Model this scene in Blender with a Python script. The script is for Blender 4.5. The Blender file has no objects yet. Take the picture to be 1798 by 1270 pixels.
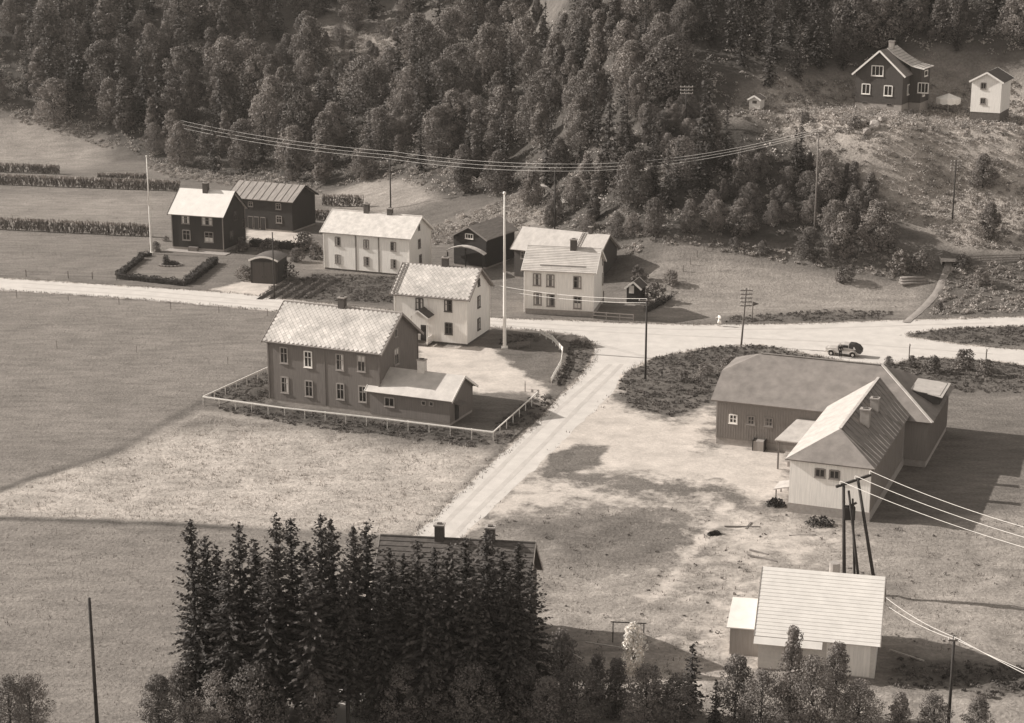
import bpy, math, random
import numpy as np
from mathutils import Vector, Matrix

random.seed(7); np.random.seed(7)
scene = bpy.context.scene
C = scene.collection
R = math.radians

# ------------------------------------------------------------------ camera
CAM_H = 60.0                      # metres above the valley floor (photograph taken from a light aircraft)
PITCH = R(15.2)                   # looking down
FPX = 3270.0                      # focal length in pixels of the 1798 x 1270 photograph
cam_d = bpy.data.cameras.new('camera'); cam = bpy.data.objects.new('camera', cam_d); C.objects.link(cam)
cam.location = (0, 0, CAM_H); cam.rotation_euler = (math.pi/2 - PITCH, 0, 0)
cam_d.sensor_width = 36; cam_d.lens = 36*FPX/1798; cam_d.clip_start = 1; cam_d.clip_end = 4000
scene.camera = cam

# ------------------------------------------------------------------ sky, sun, exposure
SUN_EL, SUN_AZ = 30.0, 15.0       # low sun from the left, a little behind the village
world = bpy.data.worlds.new('World'); scene.world = world; world.use_nodes = True
nt = world.node_tree; bg = nt.nodes['Background']
sky = nt.nodes.new('ShaderNodeTexSky'); sky.sky_type = 'NISHITA'; sky.sun_disc = False
sky.sun_elevation = R(SUN_EL); sky.sun_rotation = R(-(90-SUN_AZ))
hs = nt.nodes.new('ShaderNodeHueSaturation'); hs.inputs['Saturation'].default_value = 0.0
mx = nt.nodes.new('ShaderNodeMix'); mx.data_type = 'RGBA'; mx.blend_type = 'MULTIPLY'
mx.inputs['Factor'].default_value = 1.0; mx.inputs['B'].default_value = (1.0, 0.945, 0.885, 1)   # black-and-white print, brown toned
nt.links.new(sky.outputs[0], hs.inputs['Color']); nt.links.new(hs.outputs[0], mx.inputs['A'])
nt.links.new(mx.outputs['Result'], bg.inputs['Color'])
bg.inputs['Strength'].default_value = 0.095
sl = bpy.data.lights.new('sun', 'SUN'); sl.energy = 4.1; sl.angle = R(0.5); sl.color = (1.0, 0.955, 0.90)
sun = bpy.data.objects.new('sun', sl); C.objects.link(sun)
sdir = Vector((-math.cos(R(SUN_AZ))*math.cos(R(SUN_EL)), math.sin(R(SUN_AZ))*math.cos(R(SUN_EL)), math.sin(R(SUN_EL))))
sun.rotation_euler = sdir.to_track_quat('Z', 'Y').to_euler(); sun.location = (-60, 200, 90)
vs = scene.view_settings; vs.view_transform = 'Standard'; vs.look = 'None'; vs.gamma = 1; vs.exposure = 0.7; vs.use_curve_mapping = False

# ------------------------------------------------------------------ terrain height
_fx = np.arange(-260, 261, 1.0)
_fy = np.interp(_fx, [-260, -150, -90, -60, -35, -14, -4, 4, 17, 56, 140, 260],
                     [396, 388, 378, 367, 340, 308, 294, 272, 254, 250.5, 243, 236])
_k = np.exp(-0.5*(np.arange(-15, 16)/5.0)**2); _k /= _k.sum()
_fy = np.convolve(np.pad(_fy, 15, mode='edge'), _k, mode='valid')
_fs = 1/np.sqrt(1+np.gradient(_fy)**2)
def _sp(d, k): return k*np.logaddexp(0, d/k)
def _vn(x, y, s, seed):            # cheap smooth value noise
    x = x/s; y = y/s; xi = np.floor(x); yi = np.floor(y); fx = x-xi; fy = y-yi
    fx = fx*fx*(3-2*fx); fy = fy*fy*(3-2*fy)
    def hsh(a, b):
        v = np.sin(a*127.1+b*311.7+seed*74.7)*43758.5453
        return v-np.floor(v)
    return (hsh(xi, yi)*(1-fx)+hsh(xi+1, yi)*fx)*(1-fy)+(hsh(xi, yi+1)*(1-fx)+hsh(xi+1, yi+1)*fx)*fy
PADS = []                          # levelled building plots on the slope: x, y, radius, z
def hill_d(x, y): return (y-np.interp(x, _fx, _fy))*np.interp(x, _fx, _fs)
def height(x, y):
    x = np.asarray(x, float); y = np.asarray(y, float)
    d = hill_d(x, y)
    h = 0.34*_sp(d, 1.6)+0.24*_sp(d-14, 4)
    w = np.clip((d-2)/14, 0, 1)
    h = h+w*((_vn(x, y, 17, 1)-0.5)*0.7+(_vn(x, y, 5, 2)-0.5)*0.5)
    for (a, b, r, z) in PADS:
        q = np.clip((np.hypot(x-a, y-b)-r)/(r*1.5), 0, 1); q = q*q*(3-2*q)
        h = h*q+z*(1-q)
    return h
def ray(px, py):
    xc = (px-899)/FPX; yc = (635-py)/FPX
    v = np.array([xc, math.cos(PITCH)+yc*math.sin(PITCH), -math.sin(PITCH)+yc*math.cos(PITCH)])
    return v
_T = np.arange(90, 620, 0.8)
def G(px, py):                     # where a line of sight of the photograph meets the ground
    v = ray(px, py)
    X = v[0]*_T; Y = v[1]*_T; Z = CAM_H+v[2]*_T
    u = Z-height(X, Y); i = int(np.argmax(u < 0))
    if u[i] >= 0: i = len(_T)-1
    if i == 0: i = 1
    a, b = u[i-1], u[i]; f = a/(a-b) if a != b else 0
    t = _T[i-1]+f*(_T[i]-_T[i-1])
    return Vector((v[0]*t, v[1]*t, float(height(v[0]*t, v[1]*t))))
def zat(p, py):                    # height above p whose image lies on row py
    v = ray(899, py); return CAM_H+v[2]/v[1]*p.y-p.z
def pxm(p):                        # photograph pixels per metre at p
    return FPX/(p.y*math.cos(PITCH)+(CAM_H-p.z)*math.sin(PITCH))
# plots on the hillside are levelled before anything is placed
for (px, py, r) in ((1548, 200, 8.0), (1738, 214, 7), (1328, 194, 3.2), (1665, 199, 3.5)):
    q = G(px, py); PADS.append((q.x, q.y+1.5, r, q.z))

# ------------------------------------------------------------------ materials: a brown-toned black-and-white world
def tint(t):
    k = min(1, max(0, (t-0.1)/0.6))
    return (t*(1.07-0.03*k), t*(0.942+0.043*k), t*(0.855+0.065*k), 1)
MATS = {}
def mat(name, tone, var=0.25, scale=3.0, bump=0.0, bscale=20.0, rough=0.85, stretch=None, fine=0.0, rnd=0.0, spec=0.3, attr=None, trans=0.0, world_co=False):
    if name in MATS: return MATS[name]
    m = bpy.data.materials.new(name); m.use_nodes = True; n = m.node_tree; b = n.nodes['Principled BSDF']
    b.inputs['Roughness'].default_value = rough; b.inputs['Specular IOR Level'].default_value = spec
    tc = n.nodes.new('ShaderNodeTexCoord'); mp = n.nodes.new('ShaderNodeMapping')
    if stretch: mp.inputs['Scale'].default_value = stretch
    if world_co: n.links.new(n.nodes.new('ShaderNodeNewGeometry').outputs['Position'], mp.inputs['Vector'])
    else: n.links.new(tc.outputs['Object'], mp.inputs['Vector'])
    no = n.nodes.new('ShaderNodeTexNoise'); no.inputs['Scale'].default_value = scale; no.inputs['Detail'].default_value = 5; no.inputs['Roughness'].default_value = 0.62
    n.links.new(mp.outputs[0], no.inputs['Vector'])
    mr = n.nodes.new('ShaderNodeMapRange'); mr.inputs['From Min'].default_value = 0.25; mr.inputs['From Max'].default_value = 0.75
    mr.inputs['To Min'].default_value = 1-var; mr.inputs['To Max'].default_value = 1+var
    n.links.new(no.outputs['Fac'], mr.inputs['Value']); val = mr.outputs[0]
    def mul(a, bb):
        q = n.nodes.new('ShaderNodeMath'); q.operation = 'MULTIPLY'; n.links.new(a, q.inputs[0]); n.links.new(bb, q.inputs[1]); return q.outputs[0]
    if rnd:
        oi = n.nodes.new('ShaderNodeObjectInfo'); r2 = n.nodes.new('ShaderNodeMapRange'); r2.inputs['To Min'].default_value = 1-rnd; r2.inputs['To Max'].default_value = 1+rnd
        n.links.new(oi.outputs['Random'], r2.inputs['Value']); val = mul(val, r2.outputs[0])
    if attr:
        at = n.nodes.new('ShaderNodeAttribute'); at.attribute_name = attr; val = mul(val, at.outputs['Fac'])
    vm = n.nodes.new('ShaderNodeVectorMath'); vm.operation = 'SCALE'; vm.inputs[0].default_value = tint(tone)[:3]
    n.links.new(val, vm.inputs['Scale']); n.links.new(vm.outputs[0], b.inputs['Base Color'])
    if bump:
        bn = n.nodes.new('ShaderNodeTexNoise'); bn.inputs['Scale'].default_value = bscale; bn.inputs['Detail'].default_value = 4
        n.links.new(mp.outputs[0], bn.inputs['Vector'])
        bp = n.nodes.new('ShaderNodeBump'); bp.inputs['Strength'].default_value = 1.0; bp.inputs['Distance'].default_value = bump
        n.links.new(bn.outputs['Fac'], bp.inputs['Height']); n.links.new(bp.outputs[0], b.inputs['Normal'])
    if trans:
        out = n.nodes['Material Output']; tr = n.nodes.new('ShaderNodeBsdfTranslucent'); ms = n.nodes.new('ShaderNodeMixShader'); ms.inputs[0].default_value = trans
        n.links.new(vm.outputs[0], tr.inputs['Color']); n.links.new(b.outputs[0], ms.inputs[1]); n.links.new(tr.outputs[0], ms.inputs[2]); n.links.new(ms.outputs[0], out.inputs['Surface'])
    MATS[name] = m; return m
mat('white_boards', 0.80, 0.15, 1.2, 0.004, 8, stretch=(7, 7, 0.5))
mat('white_paint', 0.80, 0.06, 2)
mat('grey_boards', 0.17, 0.24, 1.3, 0.004, 8, stretch=(7, 7, 0.5))
mat('dark_boards', 0.040, 0.22, 1.5, 0.006, 8, stretch=(7, 7, 0.5))
mat('brown_boards', 0.075, 0.22, 1.5, 0.006, 8, stretch=(7, 7, 0.5))
mat('pale_boards', 0.30, 0.16, 1.3, 0.004, 8, stretch=(7, 7, 0.5))
mat('barn_boards', 0.235, 0.15, 1.5, 0.004, 8, stretch=(6, 6, 0.5))
mat('dark_trim', 0.10, 0.2, 4)
mat('grey_trim', 0.24, 0.15, 4)
mat('concrete', 0.32, 0.18, 2.5, 0.01, 12)
mat('dark_stone', 0.12, 0.3, 3, 0.03, 5)
mat('brick', 0.085, 0.35, 9, 0.01, 16)
mat('render_white', 0.62, 0.12, 4, 0.004, 20)
mat('slate', 0.50, 0.36, 0.5, 0.006, 14, rough=0.62, rnd=0.12, world_co=True)
mat('slate_bed', 0.20, 0.2, 2, rough=0.8)
mat('pale_slate', 0.54, 0.24, 1.2, 0.012, 6, rough=0.7)
mat('white_roof', 0.66, 0.10, 1.0, 0.003, 6, rough=0.6)
mat('tile_roof', 0.50, 0.2, 0.8, 0.01, 6, rough=0.7, rnd=0.08)
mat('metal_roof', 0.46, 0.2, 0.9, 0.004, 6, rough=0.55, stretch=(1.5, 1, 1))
mat('felt_roof', 0.20, 0.28, 0.8, 0.01, 10, rough=0.85)
mat('board_roof', 0.27, 0.32, 1.2, 0.008, 8, rough=0.8, stretch=(3.5, 0.5, 0.5))
mat('turf_roof', 0.10, 0.3, 2.5, 0.03, 8)
mat('dark_roof', 0.09, 0.3, 1.5, 0.02, 6)
mat('glass', 0.022, 0.4, 1.5, rough=0.12, spec=0.6)
mat('curtain', 0.55, 0.15, 3)
mat('pole_wood', 0.045, 0.3, 4)
mat('grey_wood', 0.17, 0.3, 4)
mat('pale_wood', 0.42, 0.2, 4)
mat('wire', 0.62, 0.05, 1, rough=0.5)  # pale tone: the glint of the sun is put into the colour
mat('iron', 0.03, 0.2, 4, rough=0.5)
mat('porcelain', 0.65, 0.05, 4, rough=0.3)
mat('hay', 0.16, 0.35, 3.0, 0.05, 8, attr='tone')
mat('bark', 0.05, 0.35, 5, 0.02, 10)
mat('birch_bark', 0.22, 0.5, 4, 0.01, 10)
mat('leaf', 0.18, 0.14, 0.6, rough=0.7, rnd=0.30, attr='tone', trans=0.25)
mat('needle', 0.07, 0.14, 0.6, rough=0.75, rnd=0.22, attr='tone', trans=0.12)
mat('hedge_leaf', 0.055, 0.2, 0.8, rough=0.75, attr='tone', trans=0.15)
mat('scrub_leaf', 0.36, 0.2, 0.15, rough=0.75, attr='tone', trans=0.22)
mat('weed_leaf', 0.13, 0.25, 0.2, rough=0.75, attr='tone', trans=0.2)
mat('grass_blade', 0.21, 0.25, 0.12, rough=0.8, attr='tone', trans=0.2)
mat('blossom', 0.80, 0.1, 2, rough=0.8, attr='tone', trans=0.2)
mat('rock', 0.30, 0.3, 1.5, 0.06, 4)
mat('cloth_white', 0.8, 0.05, 2)
mat('cloth_dark', 0.03, 0.2, 6)
mat('cloth_mid', 0.16, 0.2, 6)
mat('skin', 0.36, 0.08, 8, rough=0.6)
mat('hair', 0.05, 0.2, 8)
mat('car_paint', 0.50, 0.06, 2, rough=0.25, spec=0.6)
mat('car_dark', 0.035, 0.15, 3, rough=0.6)
mat('chrome', 0.6, 0.05, 2, rough=0.25, spec=0.8)
mat('rubber', 0.02, 0.1, 3)
mat('gravel', 0.52, 0.12, 0.5, 0.02, 5, rough=0.95)
mat('gravel_rut', 0.455, 0.12, 0.6, 0.02, 5, rough=0.95)
mat('path_dirt', 0.27, 0.25, 0.5, 0.03, 4, rough=0.95)
mat('soil', 0.10, 0.3, 0.8, 0.05, 4)
mat('log', 0.24, 0.3, 3, 0.01, 8)

# ------------------------------------------------------------------ mesh and object helpers
class MB:
    def __init__(s): s.v = []; s.f = []; s.t = None
    def poly(s, pts):
        i = len(s.v); s.v += [tuple(p) for p in pts]; s.f.append(tuple(range(i, i+len(pts)))); return s
    def box(s, x0, x1, y0, y1, z0, z1):
        i = len(s.v); s.v += [(x0,y0,z0),(x1,y0,z0),(x1,y1,z0),(x0,y1,z0),(x0,y0,z1),(x1,y0,z1),(x1,y1,z1),(x0,y1,z1)]
        s.f += [tuple(i+k for k in q) for q in ((0,3,2,1),(4,5,6,7),(0,1,5,4),(1,2,6,5),(2,3,7,6),(3,0,4,7))]; return s
    def slab(s, pts, th, up=None):            # polygon thickened downwards along its normal
        p = [Vector(q) for q in pts]; n = (p[1]-p[0]).cross(p[2]-p[0]).normalized()
        if n.z < 0 and up is None: p.reverse(); n = -n
        i = len(s.v); k = len(p)
        s.v += [tuple(q) for q in p]+[tuple(q-n*th) for q in p]
        s.f.append(tuple(range(i, i+k))); s.f.append(tuple(range(i+2*k-1, i+k-1, -1)))
        for j in range(k):
            a, b = j, (j+1) % k; s.f.append((i+b, i+a, i+k+a, i+k+b))
        return s
    def tube(s, p0, p1, r0, r1=None, n=6, cap=True):
        r1 = r0 if r1 is None else r1
        p0 = Vector(p0); p1 = Vector(p1); d = (p1-p0).normalized()
        a = d.orthogonal().normalized(); b = d.cross(a); i = len(s.v)
        for (p, r) in ((p0, r0), (p1, r1)):
            for k in range(n):
                t = 2*math.pi*k/n; s.v.append(tuple(p+a*(r*math.cos(t))+b*(r*math.sin(t))))
        for k in range(n): s.f.append((i+k, i+(k+1) % n, i+n+(k+1) % n, i+n+k))
        if cap: s.f.append(tuple(range(i+n-1, i-1, -1))); s.f.append(tuple(range(i+n, i+2*n)))
        return s
    def bar(s, p0, p1, w, h):                  # rectangular beam, w sideways, h upwards
        p0 = Vector(p0); p1 = Vector(p1); d = (p1-p0).normalized(); up = Vector((0,0,1))
        if abs(d.z) > 0.95: up = Vector((0,1,0))
        a = d.cross(up).normalized(); b = a.cross(d); i = len(s.v)
        for p in (p0, p1):
            for (u, q) in ((-1,-1),(1,-1),(1,1),(-1,1)): s.v.append(tuple(p+a*(u*w/2)+b*(q*h/2)))
        s.f += [tuple(i+k for k in q) for q in ((0,1,2,3),(7,6,5,4),(0,4,5,1),(1,5,6,2),(2,6,7,3),(3,7,4,0))]; return s
    def path(s, pts, r, n=5):
        for a, b in zip(pts[:-1], pts[1:]): s.tube(a, b, r, r, n, cap=False)
        return s
    def mesh(s, name, m, smooth=False):
        me = bpy.data.meshes.new(name); me.from_pydata(s.v, [], s.f)
        me.materials.append(MATS[m] if isinstance(m, str) else m)
        if smooth: me.polygons.foreach_set('use_smooth', [True]*len(me.polygons))
        me.update(); return me
    def build(s, name, m, parent=None, smooth=False, label=None, kind=None):
        return link(name, s.mesh(name, m, smooth), parent, label, kind)
def link(name, me, parent=None, label=None, kind=None):
    o = bpy.data.objects.new(name, me); C.objects.link(o)
    if parent is not None: o.parent = parent
    if label: o['label'] = label
    if kind: o['kind'] = kind
    return o
def thing(name, label, cat, loc=(0,0,0), rz=0, group=None):
    o = bpy.data.objects.new(name, None); C.objects.link(o); o.location = loc; o.rotation_euler = (0, 0, rz)
    o.empty_display_size = 0.3
    o['label'] = label; o['category'] = cat
    if group: o['group'] = group
    return o
def tag(o, label, cat, group=None):
    o['label'] = label; o['category'] = cat
    if group: o['group'] = group
    return o
def copy_thing(root, label=None, loc=None, rz=None, sc=None):
    r = root.copy(); C.objects.link(r)
    if label: r['label'] = label
    if loc is not None: r.location = loc
    if rz is not None: r.rotation_euler = (0, 0, rz)
    if sc is not None: r.scale = sc
    for ch in list(root.children):
        c = ch.copy(); C.objects.link(c); c.parent = r
        for g in ch.children:
            d = g.copy(); C.objects.link(d); d.parent = c
    return r
def mesh_np(name, V, F, m, tone=None):
    """big quad meshes from arrays; tone is one value per face"""
    me = bpy.data.meshes.new(name); nv = len(V); nf, k = F.shape
    me.vertices.add(nv); me.vertices.foreach_set('co', np.ascontiguousarray(V, dtype=np.float32).ravel())
    me.loops.add(nf*k); me.loops.foreach_set('vertex_index', np.ascontiguousarray(F, dtype=np.int32).ravel())
    me.polygons.add(nf); me.polygons.foreach_set('loop_start', np.arange(0, nf*k, k, dtype=np.int32))
    me.polygons.foreach_set('loop_total', np.full(nf, k, dtype=np.int32))
    me.materials.append(MATS[m] if isinstance(m, str) else m)
    me.update(calc_edges=True)
    if tone is not None:
        a = me.attributes.new('tone', 'FLOAT', 'FACE'); a.data.foreach_set('value', np.asarray(tone, dtype=np.float32))
    return me

# ------------------------------------------------------------------ ground sheet
def W2(pts): return [G(*p).xy for p in pts]
def sdf(poly, X, Y):               # signed distance, positive inside
    P = np.array([(p[0], p[1]) for p in poly]); Q = np.roll(P, -1, axis=0)
    d2 = np.full(X.shape, 1e9); ins = np.zeros(X.shape, bool)
    for (a, b) in zip(P, Q):
        e = b-a; l2 = e@e+1e-9
        t = np.clip(((X-a[0])*e[0]+(Y-a[1])*e[1])/l2, 0, 1)
        d2 = np.minimum(d2, (X-a[0]-t*e[0])**2+(Y-a[1]-t*e[1])**2)
        c = ((a[1] > Y) != (b[1] > Y)) & (X < (b[0]-a[0])*(Y-a[1])/(b[1]-a[1]+1e-12)+a[0])
        ins ^= c
    return np.where(ins, 1, -1)*np.sqrt(d2)
def axis(lo, a, b, hi, step, grow=1.25):
    mid = list(np.arange(a, b+1e-6, step)); s = step; up = [b]
    while up[-1] < hi: s *= grow; up.append(up[-1]+s)
    s = step; dn = [a]
    while dn[-1] > lo: s *= grow; dn.append(dn[-1]-s)
    return np.array(dn[:0:-1]+mid[:-1]+up)
gx = axis(-900, -72, 72, 900, 0.6, 1.06)
gy = np.concatenate([axis(-150, 112, 262, 262, 0.6, 1.3), axis(262.9, 262.9, 345, 900, 0.9, 1.08)])
GX, GY = np.meshgrid(gx, gy)
GZ = height(GX, GY)
TONE = np.full(GX.shape, 0.165); DIRT = np.full(GX.shape, 0.0); ROUGH = np.full(GX.shape, 0.05)
def paint(pts, tone=None, rough=None, soft=1.0, dirt=None):
    s = sdf(W2(pts), GX, GY); w = np.clip(s/soft*0.5+0.5, 0, 1)
    if tone is not None: TONE[:] = TONE*(1-w)+tone*w
    if rough is not None: ROUGH[:] = ROUGH*(1-w)+rough*w
    if dirt is not None: DIRT[:] = np.maximum(DIRT, dirt*np.clip(s/soft*0.5+0.5, 0, 1))
hd = hill_d(GX, GY)
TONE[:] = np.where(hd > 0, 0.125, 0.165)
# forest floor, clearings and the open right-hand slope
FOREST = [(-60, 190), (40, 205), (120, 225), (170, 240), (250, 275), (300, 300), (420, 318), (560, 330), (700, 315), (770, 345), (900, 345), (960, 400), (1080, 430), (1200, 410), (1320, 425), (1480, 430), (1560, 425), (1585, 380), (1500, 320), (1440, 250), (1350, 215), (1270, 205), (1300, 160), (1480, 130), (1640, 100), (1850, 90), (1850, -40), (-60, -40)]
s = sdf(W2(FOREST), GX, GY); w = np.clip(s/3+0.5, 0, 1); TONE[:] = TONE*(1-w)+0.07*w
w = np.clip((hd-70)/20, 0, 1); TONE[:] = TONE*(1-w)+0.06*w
SLOPE = [(1270, 205), (1350, 215), (1440, 250), (1500, 320), (1585, 380), (1690, 435), (1850, 440), (1850, 130), (1640, 110), (1480, 140), (1310, 170)]
paint(SLOPE, 0.34, 0.4, 2)
paint([(520, 60), (680, 40), (740, 110), (640, 170), (560, 150)], 0.24, 0.3, 3)          # clearing in the wood
paint([(-40, 195), (100, 215), (190, 255), (150, 300), (-40, 290)], 0.26, 0.2, 3)       # grassy bank on the left
paint([(640, 315), (730, 318), (770, 350), (690, 372), (600, 365), (560, 345)], 0.26, 0.15, 2)
paint([(900, 345), (945, 330), (975, 395), (900, 405), (760, 430), (745, 400)], 0.2, 0.3, 2)
# fields
paint([(-300, 300), (300, 335), (420, 400), (300, 440), (205, 490), (40, 488), (-300, 470)], 0.19, 0.06, 1)
paint([(-300, 345), (300, 345), (300, 380), (260, 395), (-300, 385)], 0.24, 0.1, 3)
paint([(-300, 500), (40, 512), (480, 548), (468, 640), (358, 697), (200, 790), (40, 842), (-300, 980)], 0.20, 0.05, 0.4)
paint([(-300, 985), (40, 848), (200, 797), (352, 722), (480, 735), (862, 775), (872, 785), (735, 935), (640, 938), (300, 915), (40, 908), (-300, 900)], 0.40, 0.22, 0.6)
paint([(-300, 905), (40, 914), (300, 922), (640, 945), (560, 1400), (-300, 1400)], 0.215, 0.06, 0.4)
paint([(-300, 899), (40, 908), (300, 917), (420, 925), (420, 930), (300, 924), (40, 915), (-300, 906)], 0.085, 0.2, 0.4)   # ditch between the fields
paint([(355, 700), (200, 790), (40, 842), (-300, 980), (-300, 986), (40, 849), (200, 798), (358, 708)], 0.11, 0.2, 0.5)
paint([(352, 722), (480, 735), (862, 775), (868, 790), (700, 790), (500, 755), (300, 755), (200, 797), (120, 815)], 0.20, 0.25, 2.5)
paint([(205, 487), (262, 446), (385, 455), (325, 500)], 0.175, 0.0, 0.6)                  # mown lawn
paint([(1180, 480), (1240, 440), (1440, 480), (1560, 500), (1640, 480), (1600, 555), (1160, 560), (1130, 550)], 0.26, 0.08, 1.5)
paint([(1090, 560), (1110, 480), (1220, 420), (1250, 440), (1160, 545)], 0.22, 0.1, 1.5)
paint([(1620, 560), (1670, 460), (1850, 440), (1850, 552)], 0.13, 0.3, 1.5)
paint([(870, 905), (1000, 890), (1160, 880), (1260, 890), (1380, 905), (1500, 930), (1850, 900), (1850, 1450), (700, 1450), (790, 990)], 0.28, 0.55, 2)
paint([(870, 915), (1150, 890), (1250, 930), (1180, 985), (1000, 1010), (930, 960)], 0.155, 0.4, 3)
paint([(1540, 1020), (1850, 1040), (1850, 1080), (1560, 1055)], 0.13, 0.2, 2)
paint([(1545, 940), (1850, 900), (1850, 1130), (1560, 1120)], 0.27, 0.3, 3)
paint([(1560, 1150), (1850, 1170), (1850, 1230), (1540, 1200)], 0.10, 0.35, 2)
paint([(470, 500), (560, 480), (700, 485), (690, 535), (500, 525)], 0.10, 0.25, 1)        # potato patch
# verges and banks
VERGES = [[(1085, 690), (1092, 655), (1150, 628), (1250, 608), (1340, 606), (1450, 630), (1430, 650), (1300, 668), (1258, 700), (1180, 732), (1110, 715)],
          [(1580, 588), (1660, 577), (1850, 570), (1850, 608), (1743, 607), (1650, 600)],
          [(1290, 556), (1450, 545), (1570, 548), (1560, 560), (1400, 565), (1270, 566)],
          [(1520, 640), (1560, 630), (1850, 625), (1850, 690), (1700, 690)],
          [(965, 672), (990, 640), (1000, 600), (1040, 600), (1040, 625), (1022, 655), (985, 680)],
          [(870, 745), (945, 690), (975, 700), (945, 735), (875, 785), (862, 770)],
          [(860, 610), (880, 585), (945, 585), (985, 612), (975, 650), (940, 668), (890, 640)]]
for v in VERGES: paint(v, 0.12, 0.3, 2.2)
paint([(860, 635), (940, 625), (975, 640), (950, 668), (915, 660)], 0.15, 0.1, 1)
paint([(480, 712), (652, 735), (800, 752), (862, 765), (855, 785), (700, 770), (480, 738), (380, 712)], 0.085, 0.4, 0.8)
paint([(362, 696), (470, 650), (476, 700), (500, 712)], 0.10, 0.4, 0.8)
# worn gravel
paint([(955, 755), (1010, 690), (1075, 672), (1100, 712), (1180, 738), (1262, 712), (1250, 790), (1390, 800), (1385, 860), (1310, 850), (1200, 850), (1080, 830), (960, 830), (850, 880), (880, 820)], None, None, 4, 1.0)
paint([(770, 935), (840, 870), (950, 820), (1030, 850), (1160, 870), (1260, 862), (1300, 885), (1160, 890), (1000, 893), (880, 910)], None, None, 5, 0.85)
paint([(1255, 775), (1400, 790), (1390, 880), (1330, 880), (1240, 840)], None, None, 3, 1.0)
paint([(730, 606), (865, 610), (880, 625), (930, 665), (960, 680), (960, 705), (920, 690), (835, 690), (735, 665)], None, None, 1.5, 1.0)
paint([(1200, 900), (1280, 880), (1370, 900), (1470, 930), (1470, 990), (1350, 1000), (1310, 1100), (1250, 1230), (1150, 1180), (1230, 1000)], None, None, 9, 0.80)
paint([(1000, 1020), (1200, 960), (1240, 1010), (1180, 1120), (1050, 1100)], None, None, 8, 0.5)
paint([(950, 795), (1000, 775), (1075, 780), (1060, 815), (960, 840), (915, 870)], 0.15, 0.2, 2)
for v in ([(960, 800), (1010, 782), (1070, 785), (1050, 815), (960, 835)], [(1090, 690), (1240, 705), (1180, 728), (1110, 715)]):
    s = sdf(W2(v), GX, GY); DIRT *= 1-np.clip(s/2+0.5, 0, 1)
paint([(432, 404), (545, 408), (540, 432), (470, 424), (436, 422)], None, None, 1, 1.0)
paint([(375, 508), (432, 492), (500, 489), (470, 525), (420, 530)], None, None, 1.2, 1.0)
for q_, dd in (([(1270, 875), (1300, 885), (1170, 1050), (1130, 1060)], 0.95), ([(1300, 900), (1330, 905), (1420, 985), (1380, 985)], 0.8), ([(1200, 960), (1225, 965), (1100, 1110), (1075, 1105)], 0.7), ([(1310, 935), (1480, 945), (1480, 955), (1310, 950)], 0.75), ([(1330, 1010), (1350, 1012), (1290, 1160), (1260, 1160)], 0.8)): paint(q_, None, None, 1.3, dd)
paint([(1000, 1165), (1250, 1180), (1260, 1215), (1000, 1205)], None, None, 3, 0.8)
paint([(1290, 192), (1500, 175), (1500, 182), (1300, 200)], None, None, 0.8, 0.8)
# small relief where the grass is rough
flat = np.clip(1-DIRT*2, 0, 1)
GZ = GZ+ROUGH*np.maximum(flat, 0.45*(GY < 190))*((_vn(GX, GY, 2.1, 5)-0.5)*0.9+(_vn(GX, GY, 0.9, 6)-0.5)*0.6)*np.clip((np.abs(GX)+400-GX*0)/1, 0, 1)
ROAD_MAIN = [(-400, 466), (40, 491), (250, 504), (400, 514), (490, 524), (600, 537), (740, 550), (865, 559), (1000, 563), (1100, 568), (1250, 571), (1400, 569), (1560, 563), (1850, 554),
             (1850, 570), (1743, 574), (1660, 577), (1575, 589), (1660, 601), (1743, 611), (1850, 618), (1850, 650), (1743, 634), (1620, 627), (1560, 640), (1520, 640), (1450, 628), (1340, 606), (1250, 609), (1150, 628), (1095, 655), (1078, 690),
             (1030, 735), (985, 775), (940, 825), (900, 858), (860, 895), (815, 942), (715, 1060), (660, 1170), (640, 1400), (560, 1400), (575, 1180), (645, 1030), (728, 942), (790, 882), (850, 826), (900, 780), (950, 736), (975, 705), (992, 688), (1025, 655), (1042, 630), (1045, 608), (1022, 590), (950, 581), (865, 574), (740, 566), (600, 556), (480, 546), (250, 526), (40, 512), (-400, 484)]
road_xy = W2(ROAD_MAIN)
rs = sdf(road_xy, GX, GY)
wr = np.clip((rs+1.5)/2.0, 0, 1); GZ = np.where(rs > -2, np.maximum(GZ, 0.0), GZ); GZ = GZ*(1-wr)+np.where(GY < 262, 0.0, GZ)*wr-0.03*np.clip((rs-0.7)/0.6, 0, 1)
DIRT = np.maximum(DIRT, np.clip((rs+0.9)/1.2, 0, 1)*0.9)
V = np.stack([GX, GY, GZ], -1).reshape(-1, 3); ny, nx = GX.shape
I = np.arange(nx*ny).reshape(ny, nx)
F = np.stack([I[:-1, :-1], I[:-1, 1:], I[1:, 1:], I[1:, :-1]], -1).reshape(-1, 4)
m = bpy.data.materials.new('grassland'); m.use_nodes = True; n = m.node_tree; b = n.nodes['Principled BSDF']
b.inputs['Roughness'].default_value = 0.95; b.inputs['Specular IOR Level'].default_value = 0.1
MATS['grassland'] = m
tc = n.nodes.new('ShaderNodeTexCoord')
def tnoise(scale, detail=5, rough=0.6):
    q = n.nodes.new('ShaderNodeTexNoise'); q.inputs['Scale'].default_value = scale; q.inputs['Detail'].default_value = detail; q.inputs['Roughness'].default_value = rough
    n.links.new(tc.outputs['Object'], q.inputs['Vector']); return q.outputs['Fac']
def rng(v, a, bb, c, d):
    q = n.nodes.new('ShaderNodeMapRange'); q.inputs['From Min'].default_value = a; q.inputs['From Max'].default_value = bb; q.inputs['To Min'].default_value = c; q.inputs['To Max'].default_value = d
    n.links.new(v, q.inputs['Value']); return q.outputs[0]
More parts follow.
